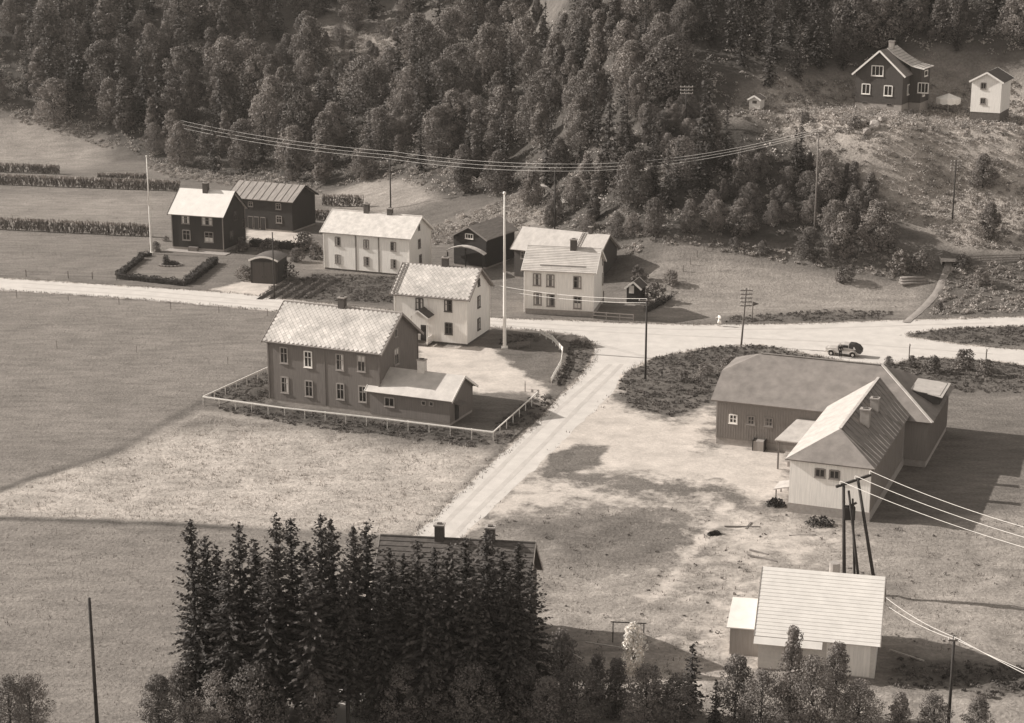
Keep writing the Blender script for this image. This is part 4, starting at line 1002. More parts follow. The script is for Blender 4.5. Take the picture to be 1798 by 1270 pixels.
# bushes that stand alone
BUSHES = [(1480, 495, 30, 'dark round bush on the meadow below the lower wood edge'), (1580, 478, 38, 'dense dark bush beside the log pile'), (1615, 476, 34, 'dark bush between log pile and footpath'), (1120, 495, 30, 'bush on the bank behind the outhouse'), (1150, 530, 34, 'bush beside the field path right of the outhouse'), (1180, 500, 26, 'small bush on the grassy bank above the junction'),
          (275, 442, 18, 'small dark bush at the foot of the left flagpole'), (292, 424, 10, 'tiny bush at the left corner of the white-roofed house'), (425, 442, 26, 'leafy bush at the right corner of the white-roofed house'), (535, 440, 34, 'leafy bush left of the long white house'), (555, 455, 30, 'garden bush against the corner of the long white house'), (520, 460, 26, 'garden bush between garage and long white house'),
          (1690, 650, 38, 'large dark bush beside the road behind the barn'), (1640, 655, 30, 'leafy bush behind the barn roof'), (1600, 645, 22, 'low bush behind the barn near the small road post'), (1560, 640, 16, 'low bush at the edge of the car park spot'), (1730, 660, 30, 'bush at the right edge behind the barn'), (1280, 655, 30, 'bush against the far left end of the barn'), (1235, 660, 24, 'bush in the rough verge left of the barn'), (1200, 670, 20, 'small bush in the rough verge beside the lone pole'),
          (1690, 470, 24, 'bush right of the footpath on the lower slope'), (1720, 500, 30, 'leafy bush at the right edge below the rail fence'), (1650, 545, 16, 'low bush beside the footpath near the road'), (1460, 440, 20, 'bush at the meadow edge below the wood'), (1340, 445, 22, 'bush in the hollow below the wood edge'), (1500, 225, 20, 'bush below the hillside house'), (1415, 215, 18, 'bush on the slope between hut and hillside house'), (1600, 205, 14, 'bush at the foundation corner of the hillside house'), (1290, 435, 18, 'bush at the top of the field boundary')]
for (x, y, hpx, lab) in BUSHES:
    p = G(x, y); hm = hpx/pxm(p); k = hm/3.0; plant('bush', lab, 'bush', BUSH[rr.randrange(3)], (p.x, p.y, p.z-0.1), rr.uniform(0, 6.28), (k*1.1, k*1.1, k), None, ('stem', 'crown'))

# ------------------------------------------------------------------ undergrowth, weeds and rough grass (nobody could count them)
def scatter_mask(n, fn, seed):
    rs = np.random.RandomState(seed); px = rs.uniform(-150, 1950, n*6); py = rs.uniform(-20, 1330, n*6)
    return rs, px, py
def pix_ground(px, py):            # vectorised: many lines of sight at once
    xc = (px-899)/FPX; yc = (635-py)/FPX
    vx = xc; vy = math.cos(PITCH)+yc*math.sin(PITCH); vz = -math.sin(PITCH)+yc*math.cos(PITCH)
    t = -CAM_H/vz*1.0; t = np.where(t > 0, np.minimum(t, 620), 620)
    lo = np.full(len(px), 90.0); hi = t.copy(); ts = np.linspace(0, 1, 160); first = np.ones(len(px))*-1
    for a in ts:
        tt = 90+(t-90)*a; below = (CAM_H+vz*tt) < height(vx*tt, vy*tt)
        new = below & (first < 0); hi = np.where(new, tt, hi); lo = np.where(first < 0, np.where(below, lo, tt), lo); first = np.where(new, 1, first)
    for _ in range(12):
        mid_ = 0.5*(lo+hi); below = (CAM_H+vz*mid_) < height(vx*mid_, vy*mid_); hi = np.where(below, mid_, hi); lo = np.where(below, lo, mid_)
    x = vx*hi; y = vy*hi; return np.stack([x, y, height(x, y)], 1)
def polys_mask(polys, P):
    k = np.full(len(P), -99.0)
    for p in polys: k = np.maximum(k, sdf(p, P[:, 0], P[:, 1]))
    return k
def area_points(polys_px, n, seed, edge=0.0):
    rs = np.random.RandomState(seed); out = []
    polys = [W2(p) for p in polys_px]; areas = [abs(sum(a[0]*b[1]-b[0]*a[1] for a, b in zip(p, p[1:]+p[:1])))/2 for p in polys]; tot = sum(areas)
    for p, ar in zip(polys, areas):
        k = int(n*ar/tot)+1; A = np.array([(q[0], q[1]) for q in p]); lo, hi = A.min(0), A.max(0); got = np.zeros((0, 2))
        while len(got) < k:
            q = lo+(hi-lo)*rs.rand(k*3, 2); q = q[sdf(p, q[:, 0], q[:, 1]) > edge]; got = np.concatenate([got, q])
        out.append(got[:k])
    P = np.concatenate(out); return np.column_stack([P, height(P[:, 0], P[:, 1])]), rs
BUILT = []
for hh, (a, b, c, d) in ((SCHOOL, (-0.5, SCHOOL.L+0.5, -0.4, 10)), (HOUSE_A, (-0.5, HOUSE_A.L+0.5, -0.5, 8.6)), (BARN, (-1, 25, -0.4, 10.8)), (SHED, (-3.5, 10, -0.5, 9)), (HOUSE_G, (-0.3, 10, -0.3, 8))): BUILT.append([hh.world(x, y, 0).xy for x, y in ((a, c), (b, c), (b, d), (a, d))])
def keep_off(P, road=0.15):
    k = sdf(road_xy, P[:, 0], P[:, 1]) < -road
    for b in BUILT: k &= sdf(b, P[:, 0], P[:, 1]) < 0
    return P[k]
def mounds(name, label, P, rs, r0, r1, nl, leaf, m, cat):
    n = len(P); r = r0+(r1-r0)*rs.rand(n)**2; c = np.repeat(P, nl, axis=0); rr_ = np.repeat(r, nl)
    q = ball(n*nl, rs, 0.35); q[:, 2] = np.abs(q[:, 2])*0.8; c = c+q*rr_[:, None]
    V, F = quads(c, leaf*(0.6+0.8*rs.rand(n*nl)), rs, 0.2)
    tone = np.repeat(0.65+0.7*rs.rand(n), nl)*(0.75+0.5*rs.rand(n*nl))
    o = link(name, mesh_np(name, V, F, m, tone), kind='stuff'); o['label'] = label; o['category'] = cat; return o
P_, rs = area_points([SLOPE, [(545, 70), (690, 40), (735, 120), (640, 175), (560, 160)], [(900, 345), (945, 330), (985, 390), (900, 405), (760, 430), (745, 400)]], 3900, 1); mounds('slope_scrub', 'low scrub and bracken covering the open slope', P_, rs, 0.35, 1.25, 40, 0.26, 'scrub_leaf', 'scrub')
P_, rs = area_points([FOREST], 4200, 2); mounds('forest_undergrowth', 'undergrowth between the trees of the hillside wood', P_, rs, 0.5, 1.6, 26, 0.36, 'scrub_leaf', 'undergrowth')
edgeF = [[(900, 400), (1000, 410), (1080, 440), (1200, 415), (1320, 430), (1480, 440), (1600, 440), (1640, 470), (1560, 490), (1450, 470), (1300, 445), (1200, 430), (1100, 450), (1010, 420)], [(1630, 555), (1668, 470), (1850, 445), (1850, 548)], [(250, 290), (300, 312), (430, 330), (560, 340), (560, 325), (420, 310), (300, 290)], [(20, 212), (120, 235), (200, 265), (190, 250), (110, 215), (20, 190)]]
P_, rs = area_points(edgeF, 1100, 3); mounds('edge_scrub', 'low scrub along the foot of the wood', P_, rs, 0.25, 0.8, 40, 0.26, 'scrub_leaf', 'scrub')
weeds = VERGES[:4]+[[(480, 716), (652, 738), (800, 756), (862, 768), (852, 788), (700, 772), (480, 742), (372, 716)], [(364, 697), (470, 652), (474, 700), (490, 712)], VERGES[5], VERGES[4], [(1560, 1155), (1850, 1175), (1850, 1232), (1545, 1205)], [(470, 505), (560, 482), (700, 487), (690, 533), (510, 525)], [(875, 588), (940, 588), (950, 600), (880, 605)]]
P_, rs = area_points(weeds, 4200, 4); P_ = keep_off(P_); mounds('verge_weeds', 'tall weeds along the verges, fences and banks', P_, rs, 0.15, 0.5, 24, 0.19, 'weed_leaf', 'weeds')
def tufts(name, label, P, rs, h0, h1, m, blades=3, cat='grass'):
    n = len(P); c = np.repeat(P, blades, axis=0); N = n*blades; a = rs.rand(N)*6.283; hh = np.repeat(h0+(h1-h0)*rs.rand(n), blades)*(0.6+0.7*rs.rand(N)); w = hh*0.22
    off = rs.normal(size=(N, 2))*0.16; c = c.copy(); c[:, :2] += off
    dx, dy = np.cos(a), np.sin(a); ln = rs.normal(size=(N, 2))*0.35*hh[:, None]
    b0 = c+np.stack([dx*w, dy*w, -0.05*np.ones(N)], 1); b1 = c-np.stack([dx*w, dy*w, 0.05*np.ones(N)], 1); t = c+np.stack([ln[:, 0], ln[:, 1], hh], 1)
    V = np.stack([b0, b1, t], 1).reshape(-1, 3)
    o = link(name, mesh_np(name, V, np.arange(3*N).reshape(N, 3), m, np.repeat(0.7+0.55*rs.rand(n), blades)*(0.85+0.3*rs.rand(N))), kind='stuff'); o['label'] = label; o['category'] = cat; return o
hayf = [(40, 850), (200, 800), (352, 730), (480, 745), (862, 785), (735, 935), (640, 938), (300, 915), (-60, 905)]
P_, rs = area_points([hayf], 5000, 5); P_ = keep_off(P_); tufts('hay_stubble', 'pale uncut grass of the light hay field', P_, rs, 0.08, 0.22, mat('hay_grass', 0.40, 0.25, 0.12, rough=0.8, attr='tone', trans=0.2), 4)
rough = [[(850, 920), (1150, 890), (1400, 905), (1500, 935), (1850, 905), (1850, 1150), (1560, 1140), (1310, 1140), (1250, 1260), (960, 1240), (930, 980)], [(-60, 920), (300, 925), (640, 950), (560, 1060), (420, 1290), (-60, 1300)]]
P_, rs = area_points(rough, 4500, 6); P_ = keep_off(P_); tufts('rough_grass', 'rough grass of the near meadows', P_, rs, 0.08, 0.2, 'grass_blade', 3)
mead = [[(1130, 552), (1240, 440), (1440, 482), (1560, 502), (1640, 482), (1600, 556)], [(-60, 520), (470, 552), (462, 645), (352, 700), (200, 788), (-60, 880)], [(-60, 300), (300, 335), (420, 400), (300, 436), (205, 485), (-60, 480)], [(-60, 195), (100, 215), (200, 255), (170, 300), (-60, 290)], [(900, 590), (980, 612), (965, 660), (900, 640)], [(1580, 588), (1660, 577), (1850, 570), (1850, 608)], [(1085, 690), (1150, 630), (1340, 608), (1440, 632), (1258, 700), (1180, 730)]]
P_, rs = area_points(mead, 9000, 7); P_ = keep_off(P_); tufts('meadow_grass', 'grass of the valley meadows', P_, rs, 0.06, 0.15, mat('meadow_blade', 0.22, 0.25, 0.12, rough=0.8, attr='tone', trans=0.2), 3)

# ------------------------------------------------------------------ spruce row in the foreground
TALLS = [spruce_meshes(90+i, 14.0, (2.2, 1.9, 2.1, 1.8, 2.3)[i], (0.10, 0.2, 0.15, 0.24, 0.10)[i], 44, 10, 13, 0.44, 0.4, 0.6) for i in range(5)]
row = [(350, 908, 1252), (373, 938, 1238), (432, 918, 1260), (458, 950, 1240), (497, 905, 1262), (521, 906, 1246), (545, 952, 1236), (572, 905, 1262), (589, 913, 1242), (628, 925, 1258), (650, 918, 1240), (690, 962, 1258), (712, 975, 1236), (737, 950, 1262), (766, 962, 1240), (792, 952, 1264), (820, 945, 1244), (856, 930, 1262), (882, 962, 1242), (910, 955, 1258), (932, 990, 1236), (410, 985, 1270), (612, 985, 1278), (480, 990, 1280), (555, 1000, 1285), (670, 1010, 1275), (750, 1010, 1272), (835, 1015, 1274), (392, 960, 1246), (895, 1010, 1270)]
where = ['leftmost', 'second', 'third', 'fourth', 'fifth', 'sixth', 'seventh', 'eighth', 'ninth', 'tenth', 'eleventh', 'twelfth', 'thirteenth', 'fourteenth', 'fifteenth', 'sixteenth', 'seventeenth', 'eighteenth', 'nineteenth', 'twentieth', 'rightmost']
rs_ = random.Random(4)
for i, (x, top, base) in enumerate(row):
    p = G(x, base); hm = zat(p, top); k = hm/14.0; w = rs_.uniform(0.82, 1.2)
    lab = (where[i]+' spruce of the tall dark row in the foreground' if i in (0, 20) else where[i]+' spruce from the left in the tall foreground row') if i < 21 else 'shorter spruce in front of the foreground row, '+('near its left end', 'left of the roof', 'between the left spruces', 'at the middle of the left group', 'below the left end of the slate roof', 'below the left chimney', 'below the right chimney', 'third from its left end', 'near its right end')[i-21]
    plant('spruce_tree', lab, 'tree', TALLS[rs_.randrange(5)], (p.x, p.y, p.z-0.1), rs_.uniform(0, 6.28), (w, w, k), 'foreground spruce row')
# leafy trees and bushes along the bottom edge
FG = [(325, 1262, 1165, 1.15, 'pale leafy bush at the left foot of the foreground spruces'), (385, 1278, 1180, 1.1, 'leafy bush under the left spruces near the bottom edge'), (645, 1262, 1130, 1.0, 'leafy bush under the middle of the spruce row'), (700, 1275, 1165, 1.1, 'low leafy bush at the bottom edge below the slate roof'), (760, 1268, 1140, 1.05, 'leafy bush at the bottom edge in front of the slate-roofed house'), (830, 1282, 1165, 1.1, 'leafy bush at the bottom edge right of the spruce trunks'), (897, 1235, 1058, 1.0, 'pale birch standing in front of the right end of the spruce row'), (925, 1275, 1170, 1.1, 'bush at the bottom edge below the pale birch'),
      (985, 1225, 1105, 1.0, 'leafy tree at the right end of the spruce row'), (1010, 1278, 1170, 1.15, 'bush at the bottom edge left of the white blossom'), (1080, 1262, 1158, 1.0, 'leafy bush below the white blossoming bush'), (1135, 1282, 1175, 1.1, 'bush at the bottom edge right of the white blossom'), (1290, 1262, 1150, 1.0, 'leafy tree left of the white shed front'), (1335, 1282, 1180, 1.0, 'bush at the bottom edge in front of the shed corner'), (1385, 1262, 1102, 0.62, 'thin tree reaching above the shed eaves'), (1425, 1285, 1160, 0.95, 'bush at the bottom edge in front of the white shed'), (1465, 1255, 1128, 0.75, 'narrow leafy tree before the shed door'), (1505, 1285, 1195, 1.1, 'low bush at the bottom edge right of the shed door'), (1580, 1290, 1215, 1.2, 'pale low bush at the bottom edge right of the shed'), (1640, 1292, 1222, 1.2, 'pale low bush at the bottom edge near the corner pole'), (1715, 1292, 1222, 1.2, 'pale low bush in the lower right corner'), (55, 1288, 1188, 0.9, 'dark bush in the lower left corner'), (1045, 1240, 1150, 1.0, 'leafy bush left of the white blossoming bush'), (1185, 1285, 1190, 1.2, 'bush at the bottom edge between the young spruces'), (960, 1290, 1190, 1.2, 'broad bush at the bottom edge below the right end of the spruces'), (870, 1252, 1150, 1.0, 'leafy bush between the spruce trunks and the pale birch'), (560, 1290, 1180, 1.1, 'bush at the bottom edge among the spruce trunks'), (460, 1288, 1165, 1.1, 'bush at the bottom edge left among the spruce trunks'), (280, 1285, 1185, 1.1, 'low pale bush at the bottom edge left of the spruces'), (20, 1300, 1190, 0.9, 'dark bush cut off by the lower left corner')]
for i, (x, base, top, w, lab) in enumerate(FG):
    p = G(x, base); hm = zat(p, top); k = hm/6.0; kk = max(k*w, 0.45)
    nm = 'birch_tree' if 'birch' in lab else ('bush' if 'bush' in lab else 'leafy_tree')
    plant(nm, lab, 'bush' if nm == 'bush' else 'tree', FINE[i % 4], (p.x, p.y, p.z-0.1), rs_.uniform(0, 6.28), (kk, kk, k), None, ('stem', 'crown') if nm == 'bush' else ('trunk', 'crown'))
YS = [spruce_meshes(130+i, 5.0, 1.25, 0.05, 24, 9, 7, 0.34, 0.35) for i in range(2)]
for i, (x, base, top, lab) in enumerate(((1213, 1258, 1128, 'young spruce at the bottom edge right of the white blossom'), (1150, 1245, 1165, 'small young spruce beside the white blossoming bush'), (1255, 1275, 1190, 'little spruce left of the shed at the bottom edge'))):
    p = G(x, base); k = zat(p, top)/5.0; plant('spruce_tree', lab, 'tree', YS[i % 2], (p.x, p.y, p.z-0.1), i*1.3, (k*0.95, k*0.95, k))
p = G(1112, 1176); bm_ = leafy_meshes(150, 3.0, 1.1, 0.03, 40, 100, 0.15, 'bark', 'blossom', 0.1); k = zat(p, 1097)/3.0; plant('blossoming_bush', 'white blossoming bush on the lawn near the bottom edge', 'bush', bm_, (p.x, p.y, p.z), 0.6, (k*0.9, k*0.75, k), None, ('stem', 'crown'))

rs = np.random.RandomState(31); A_ = np.array([(q[0], q[1]) for q in smooth_poly(road_xy, 1)]); B_ = np.roll(A_, -1, 0); ln = np.minimum(np.linalg.norm(B_-A_, axis=1), 60); pick = rs.choice(len(A_), 9000, p=ln/ln.sum())
q = A_[pick]+(B_-A_)[pick]*rs.rand(9000, 1)+rs.normal(size=(9000, 2))*0.3; P_ = np.column_stack([q, np.maximum(0, height(q[:, 0], q[:, 1]))]); ok = np.abs(P_[:, 0]) < 75
for b in BUILT: ok &= sdf(b, P_[:, 0], P_[:, 1]) < 0
ok &= ~((sdf(W2([(955, 755), (1075, 660), (1265, 700), (1390, 800), (1385, 880), (1160, 890), (770, 940)]), P_[:, 0], P_[:, 1]) > -1) & (rs.rand(9000) < 0.93))
tufts('roadside_grass', 'grass creeping in along the edges of the gravel road', P_[ok], rs, 0.08, 0.24, 'meadow_blade', 3)
P_, rs = area_points([rough[0]], 130, 12); P_ = keep_off(P_); mounds('ground_weeds', 'scattered weeds on the rough ground around the white shed', P_, rs, 0.10, 0.42, 14, 0.17, 'weed_leaf', 'weeds')

# ------------------------------------------------------------------ flagpoles, utility poles and wires
def at(px, py, Y):                 # point on a line of sight at ground distance Y
    v = ray(px, py); t = Y/v[1]; return Vector((v[0]*t, Y, CAM_H+v[2]*t))
def flagpole(base, top, r, label):
    p = G(*base); hm = zat(p, top); o = thing('flagpole', label, 'flagpole', p)
    MB().tube((0, 0, -0.3), (0, 0, hm*0.5), r, r*0.72, 12, cap=False).tube((0, 0, hm*0.5), (0, 0, hm), r*0.72, r*0.4, 12).build('pole', 'white_paint', o, True)
    b = MB()
    for i in range(6):
        a0, a1 = math.pi*i/6-math.pi/2, math.pi*(i+1)/6-math.pi/2
        b.tube((0, 0, hm+r*0.8+r*0.9*math.sin(a0)), (0, 0, hm+r*0.8+r*0.9*math.sin(a1)), max(0.01, r*0.9*math.cos(a0)), max(0.01, r*0.9*math.cos(a1)), 10, cap=False)
    b.build('finial', 'white_paint', o, True)
    MB().box(-r*1.7, r*1.7, -r*1.7, r*1.7, -0.3, 0.25).build('footing', 'white_paint', o)
    return o
flagpole((886, 612), 342, 0.24, 'very tall white flagpole in front of the white house at the junction')
flagpole((266, 446), 276, 0.16, 'tall white flagpole at the corner of the hedged lawn')
def pole(base, top, label, arms=0, r=0.13, lean=0.0, armm='grey_wood', armw=1.9, spread=0.55, rz=0.0, m='pole_wood'):
    p = G(*base) if not isinstance(base, Vector) else base
    hm = zat(p, top); o = thing('utility_pole', label, 'utility pole', p, rz)
    MB().tube((0, 0, -0.5), (lean*hm, 0, hm), r, r*0.72, 8).build('pole', m, o, True)
    for i in range(arms):
        z = hm-0.25-i*spread; a = MB().box(lean*hm-armw/2, lean*hm+armw/2, -r-0.10, -r*0.6, z-0.06, z+0.06).build('crossarm', armm, o)
        for k in (-1, -0.35, 0.35, 1) if arms > 1 else (-1, 0, 1):
            MB().tube((lean*hm+k*armw*0.46, -r-0.05, z+0.06), (lean*hm+k*armw*0.46, -r-0.05, z+0.24), 0.05, 0.035, 6).build('insulator', 'porcelain', a)
    o['top'] = hm; return o, p, hm
po1 = pole((686, 366), 272, 'dark pole on the meadow behind the long white house', 1)
po2 = pole((974, 408), 294, 'dark pole in front of the wood above the metal-roofed house', 1)
po3 = pole((1429, 432), 229, 'tall pole at the wood edge carrying three wires, right of centre', 1, m='grey_wood')
po0 = pole((303, 262), 214, 'far pole deep in the wood at the left end of the wires', 1)
pole((1672, 390), 281, 'telegraph pole on the open slope near the right edge', 4, spread=0.45, armw=1.6)
pole((1204, 222), 150, 'telegraph pole with pale crossarms in the wood clearing', 3, armm='pale_wood', armw=2.0, spread=0.5)
pole((814, 158), 68, 'telegraph pole with pale crossarms high in the wood', 4, armm='pale_wood', armw=1.9, spread=0.62)
poT = pole((1301, 607), 506, 'telegraph pole with many crossarms at the roadside behind the barn', 5, spread=0.5, armw=1.5, lean=0.06, m='grey_wood')
poJ = pole((1133, 668), 524, 'dark pole alone on the verge at the road junction', 1, r=0.14)
pole((482, 524), 408, 'thin dark pole between garage and potato patch', 0, r=0.11)
poC = pole((1665, 1275), 1117, 'dark pole in the lower right corner', 1, r=0.13, armw=0.9)
pole((171, 1278), 1050, 'dark pole standing alone near the lower left corner', 0, r=0.15)
def wire(name, label, a, b, sag, r, group):
    a = Vector(a); b = Vector(b); n = 14; o = a.copy()
    pts = [a.lerp(b, i/n)-o-Vector((0, 0, sag*4*(i/n)*(1-i/n))) for i in range(n+1)]
    w = MB().path(pts, r, 5).build(name, 'wire', smooth=True); w.location = o; return tag(w, label, 'wire', group)
def ptop(po, k): return Vector((po[1].x+k, po[1].y-0.2, po[1].z+po[2]))
for i, k in enumerate((-0.85, 0, 0.85)):
    nm = ('upper', 'middle', 'lower')[2-i]
    for (A, B, s, wh) in ((po0, po1, 0.8, 'left stretch of the hillside power line'), (po1, po2, 0.5, 'middle stretch of the hillside power line'), (po2, po3, 1.5, 'right stretch of the hillside power line')):
        e_ = Vector((0, 0, (i-1)*0.55)); wire('wire', nm+' wire on the '+wh, ptop(A, k)+e_, ptop(B, k)+e_, s, 0.02, 'wires of the hillside power line')
ha = HOUSE_A.world(HOUSE_A.L+0.3, 8.3, 6.3)
for i in (0, 1): wire('wire', ('upper', 'lower')[i]+' wire from the white house by the flagpole to the junction pole', ha+Vector((0, 0, -0.55*i)), ptop(poJ, 0.3*i)-Vector((0, 0, 0.5*i)), 0.5, 0.028, 'wires across the junction')
# H-frame with transformer
b0, b1, b2 = G(1483, 1040), G(1541, 1046), G(1512, 1043)
o = thing('transformer_frame', 'dark wooden transformer frame of leaning poles behind the white shed', 'utility pole', b0)
T0 = at(1481, 856, b0.y); T1 = at(1506, 845, (b0.y+b1.y)/2+0.5); T2 = at(1490, 866, b2.y)
for (b, t, r) in ((b0, T0, 0.17), (b1, T1, 0.16), (b2, T2, 0.13), (b2+Vector((-0.4, 0.5, 0)), at(1497, 880, b2.y), 0.11)):
    MB().tube(b-b0-Vector((0, 0, 0.5)), t-b0+Vector((0, 0, 0.2)), r, r*0.75, 8).build('pole', 'pole_wood', o, True)
ca, cb = at(1468, 855, b0.y-0.3), at(1529, 834, b0.y+0.6)
MB().bar(ca-b0, cb-b0, 0.18, 0.2).build('crossarm', 'pole_wood', o)
MB().bar(T0-b0-Vector((0, 0, 1.9)), T1-b0-Vector((0, 0, 1.9)), 0.14, 0.16).build('brace', 'pole_wood', o)
tb = (T0+T1)/2-b0-Vector((0, 0, 2.5)); MB().box(tb.x-0.45, tb.x+0.45, tb.y-0.35, tb.y+0.35, tb.z-0.55, tb.z+0.55).build('transformer', 'iron', o)
for i in range(3):
    p = ca.lerp(cb, (0.12, 0.55, 0.97)[i])-b0; MB().tube(p+Vector((0, 0, 0.1)), p+Vector((0, 0, 0.38)), 0.07, 0.05, 8).build('insulator', 'porcelain', o)
    e_ = at(1850, (976, 958, 940)[i], 122); wire('wire', ('lowest', 'middle', 'topmost')[i]+' of the three thick wires running right from the transformer frame', p+b0+Vector((0, 0, 0.38)), e_, 0.35, 0.022, 'wires from the transformer frame')
g0 = SHED.world(SHED.L+0.2, 3.4, 5.6)
for i in (0, 1):
    a = g0+Vector((0, 0, -0.6*i)); c = ptop(poC, 0.2*i)-Vector((0, 0, 0.25*i))
    wire('wire', ('upper', 'lower')[i]+' wire from the shed gable to the corner pole', a, c, 0.3, 0.022, 'wires at the shed')
    wire('wire', ('upper', 'lower')[i]+' wire leaving the corner pole to the right', c, c+(c-a).normalized()*25+Vector((0, 0, 1.2)), 0.2, 0.022, 'wires at the shed')

# ------------------------------------------------------------------ fences
def fence(name, label, pix, h, step, rails, m, r=0.06, rail=(0.06, 0.12), cat='fence', wirem=None):
    P = [G(*q) for q in pix]; o = thing(name, label, cat, P[0]); base = P[0]
    for s_i, (a, b) in enumerate(zip(P[:-1], P[1:])):
        n = max(1, round((b-a).length/step))
        for i in range(n+(1 if s_i == len(P)-2 else 0)):
            q = a.lerp(b, i/n); q.z = float(height(q.x, q.y)); q = q-base
            MB().box(q.x-r, q.x+r, q.y-r, q.y+r, q.z-0.3, q.z+h*random.uniform(0.96, 1.04)).build('post', m, o)
        for z in rails:
            MB().bar(a-base+Vector((0, -r-rail[0]/2-0.004, z)), b-base+Vector((0, -r-rail[0]/2-0.004, z)), rail[0], rail[1]).build('rail', m, o)
        if wirem:
            for z in (0.35, 0.7): MB().bar(a-base+Vector((0, -r-0.01, z*h)), b-base+Vector((0, -r-0.01, z*h)), 0.015, 0.015).build('strand', 'iron', o)
    return o
fence('rail_fence', 'pale rail fence round the plot of the large grey house', [(470, 660), (357, 712), (500, 732), (680, 752), (866, 775), (944, 704)], 1.1, 2.3, (1.05,), 'white_paint', 0.045, (0.08, 0.13), wirem=True)
fence('rail_fence', 'low pale fence in front of the tiled white house', [(1041, 560), (1112, 565)], 1.0, 2.0, (0.95, 0.5), 'pale_boards', 0.05)
fence('rail_fence', 'grey rail fence on the slope at the right edge', [(1682, 463), (1760, 460), (1850, 458)], 1.1, 2.6, (1.0, 0.65, 0.3), 'grey_wood', 0.06)
fence('wire_fence', 'thin wire fence along the road across the left fields', [(-60, 482), (46, 486), (120, 489), (205, 492)], 1.1, 4.5, (), 'grey_wood', 0.05, wirem=True)
fence('wire_fence', 'thin wire fence along the lower side of the road at the left', [(-60, 518), (120, 528), (300, 543), (470, 556)], 1.0, 7.5, (), 'grey_wood', 0.03)
fence('wire_fence', 'row of thin stakes across the left mown field', [(-60, 600), (100, 612), (240, 620), (400, 640)], 1.0, 12, (), 'grey_wood', 0.025)
fence('board_fence', 'curved white board fence beside the tall flagpole', [(948, 590), (970, 602), (988, 622), (985, 645), (968, 676)], 0.95, 1.8, (0.82, 0.5), 'white_paint', 0.05, (0.05, 0.24))
fence('field_fence', 'dark field boundary fence climbing the bank right of the outhouse', [(1130, 552), (1175, 500), (1248, 428)], 1.0, 2.0, (), 'grey_wood', 0.04)
fence('gate', 'short white gate by the annex at the yard entrance', [(922, 688), (922, 683)], 1.0, 1.0, (0.9, 0.5), 'pale_boards', 0.05, cat='gate')

# ------------------------------------------------------------------ hay racks
def hay_rack(label, a, b, hm=1.9):
    A, B = G(*a), G(*b); o = thing('hay_rack', label, 'hay rack', A, math.atan2(B.y-A.y, B.x-A.x), 'hay-drying racks in the fields'); L = (B-A).xy.length; dz = B.z-A.z
    rs = np.random.RandomState(int(a[0]+a[1])); n = int(L/2.4)
    for i in range(n+1):
        x = L*i/n; MB().tube((x, 0.15, dz*x/L-0.3), (x, 0, dz*x/L+hm+0.25), 0.05, 0.04, 5).build('post', 'grey_wood', o)
    MB().bar((0, 0, hm), (L, 0, dz+hm), 0.05, 0.06).build('top_rail', 'pale_wood', o)
    N = int(L*105); x = rs.rand(N)*L; row = rs.randint(0, 5, N); clump = np.sin(x*5.2+np.sin(x*1.7)*2)*0.5+0.5
    z = hm*(0.95-row*0.19)-rs.rand(N)*0.28*(0.5+clump)+dz*x/L; y = rs.normal(size=N)*0.06+np.where(rs.rand(N) < 0.6, -1, 1)*(0.16+0.16*clump)*(0.5+0.5*row/4+0.25)
    keep = (rs.rand(N) < 0.35+0.65*clump) & (z > 0.12*hm); x, y, z, row = x[keep], y[keep], z[keep], row[keep]; N = len(x)
    c = np.stack([x, y, z], 1); a_ = rs.normal(size=(N, 3))*0.25; a_[:, 2] -= 1; a_ /= np.linalg.norm(a_, axis=1, keepdims=True)
    b_ = rs.normal(size=(N, 3))*np.array([1, 0.5, 0.2]); b_ -= a_*np.sum(a_*b_, 1, keepdims=True); b_ /= np.linalg.norm(b_, axis=1, keepdims=True)
    s = (0.22+0.2*rs.rand(N))[:, None]; V = np.stack([c-a_*s, c-b_*s*0.4, c+a_*s, c+b_*s*0.4], 1).reshape(-1, 3)
    link('hay', mesh_np('hay', V, np.arange(4*N).reshape(N, 4), 'hay', (0.7+0.6*rs.rand(N))*np.where(row == 0, 2.0, 1.0)), o)
    return o
hay_rack('long hay rack across the left fields, level with the white-roofed house', (-70, 322), (316, 336), 2.0)
hay_rack('hay rack nearest the road in the left fields', (-70, 400), (262, 416), 2.1)
hay_rack('short hay rack below the grassy bank at the far left', (-60, 300), (104, 306), 1.8)
hay_rack('short hay rack behind the left flagpole at the wood edge', (172, 319), (258, 319), 1.6)
hay_rack('short hay rack on the meadow above the long white house', (567, 361), (638, 363), 2.0)
hay_rack('shortest hay rack just right of the dark outbuilding', (546, 386), (576, 388), 1.8)

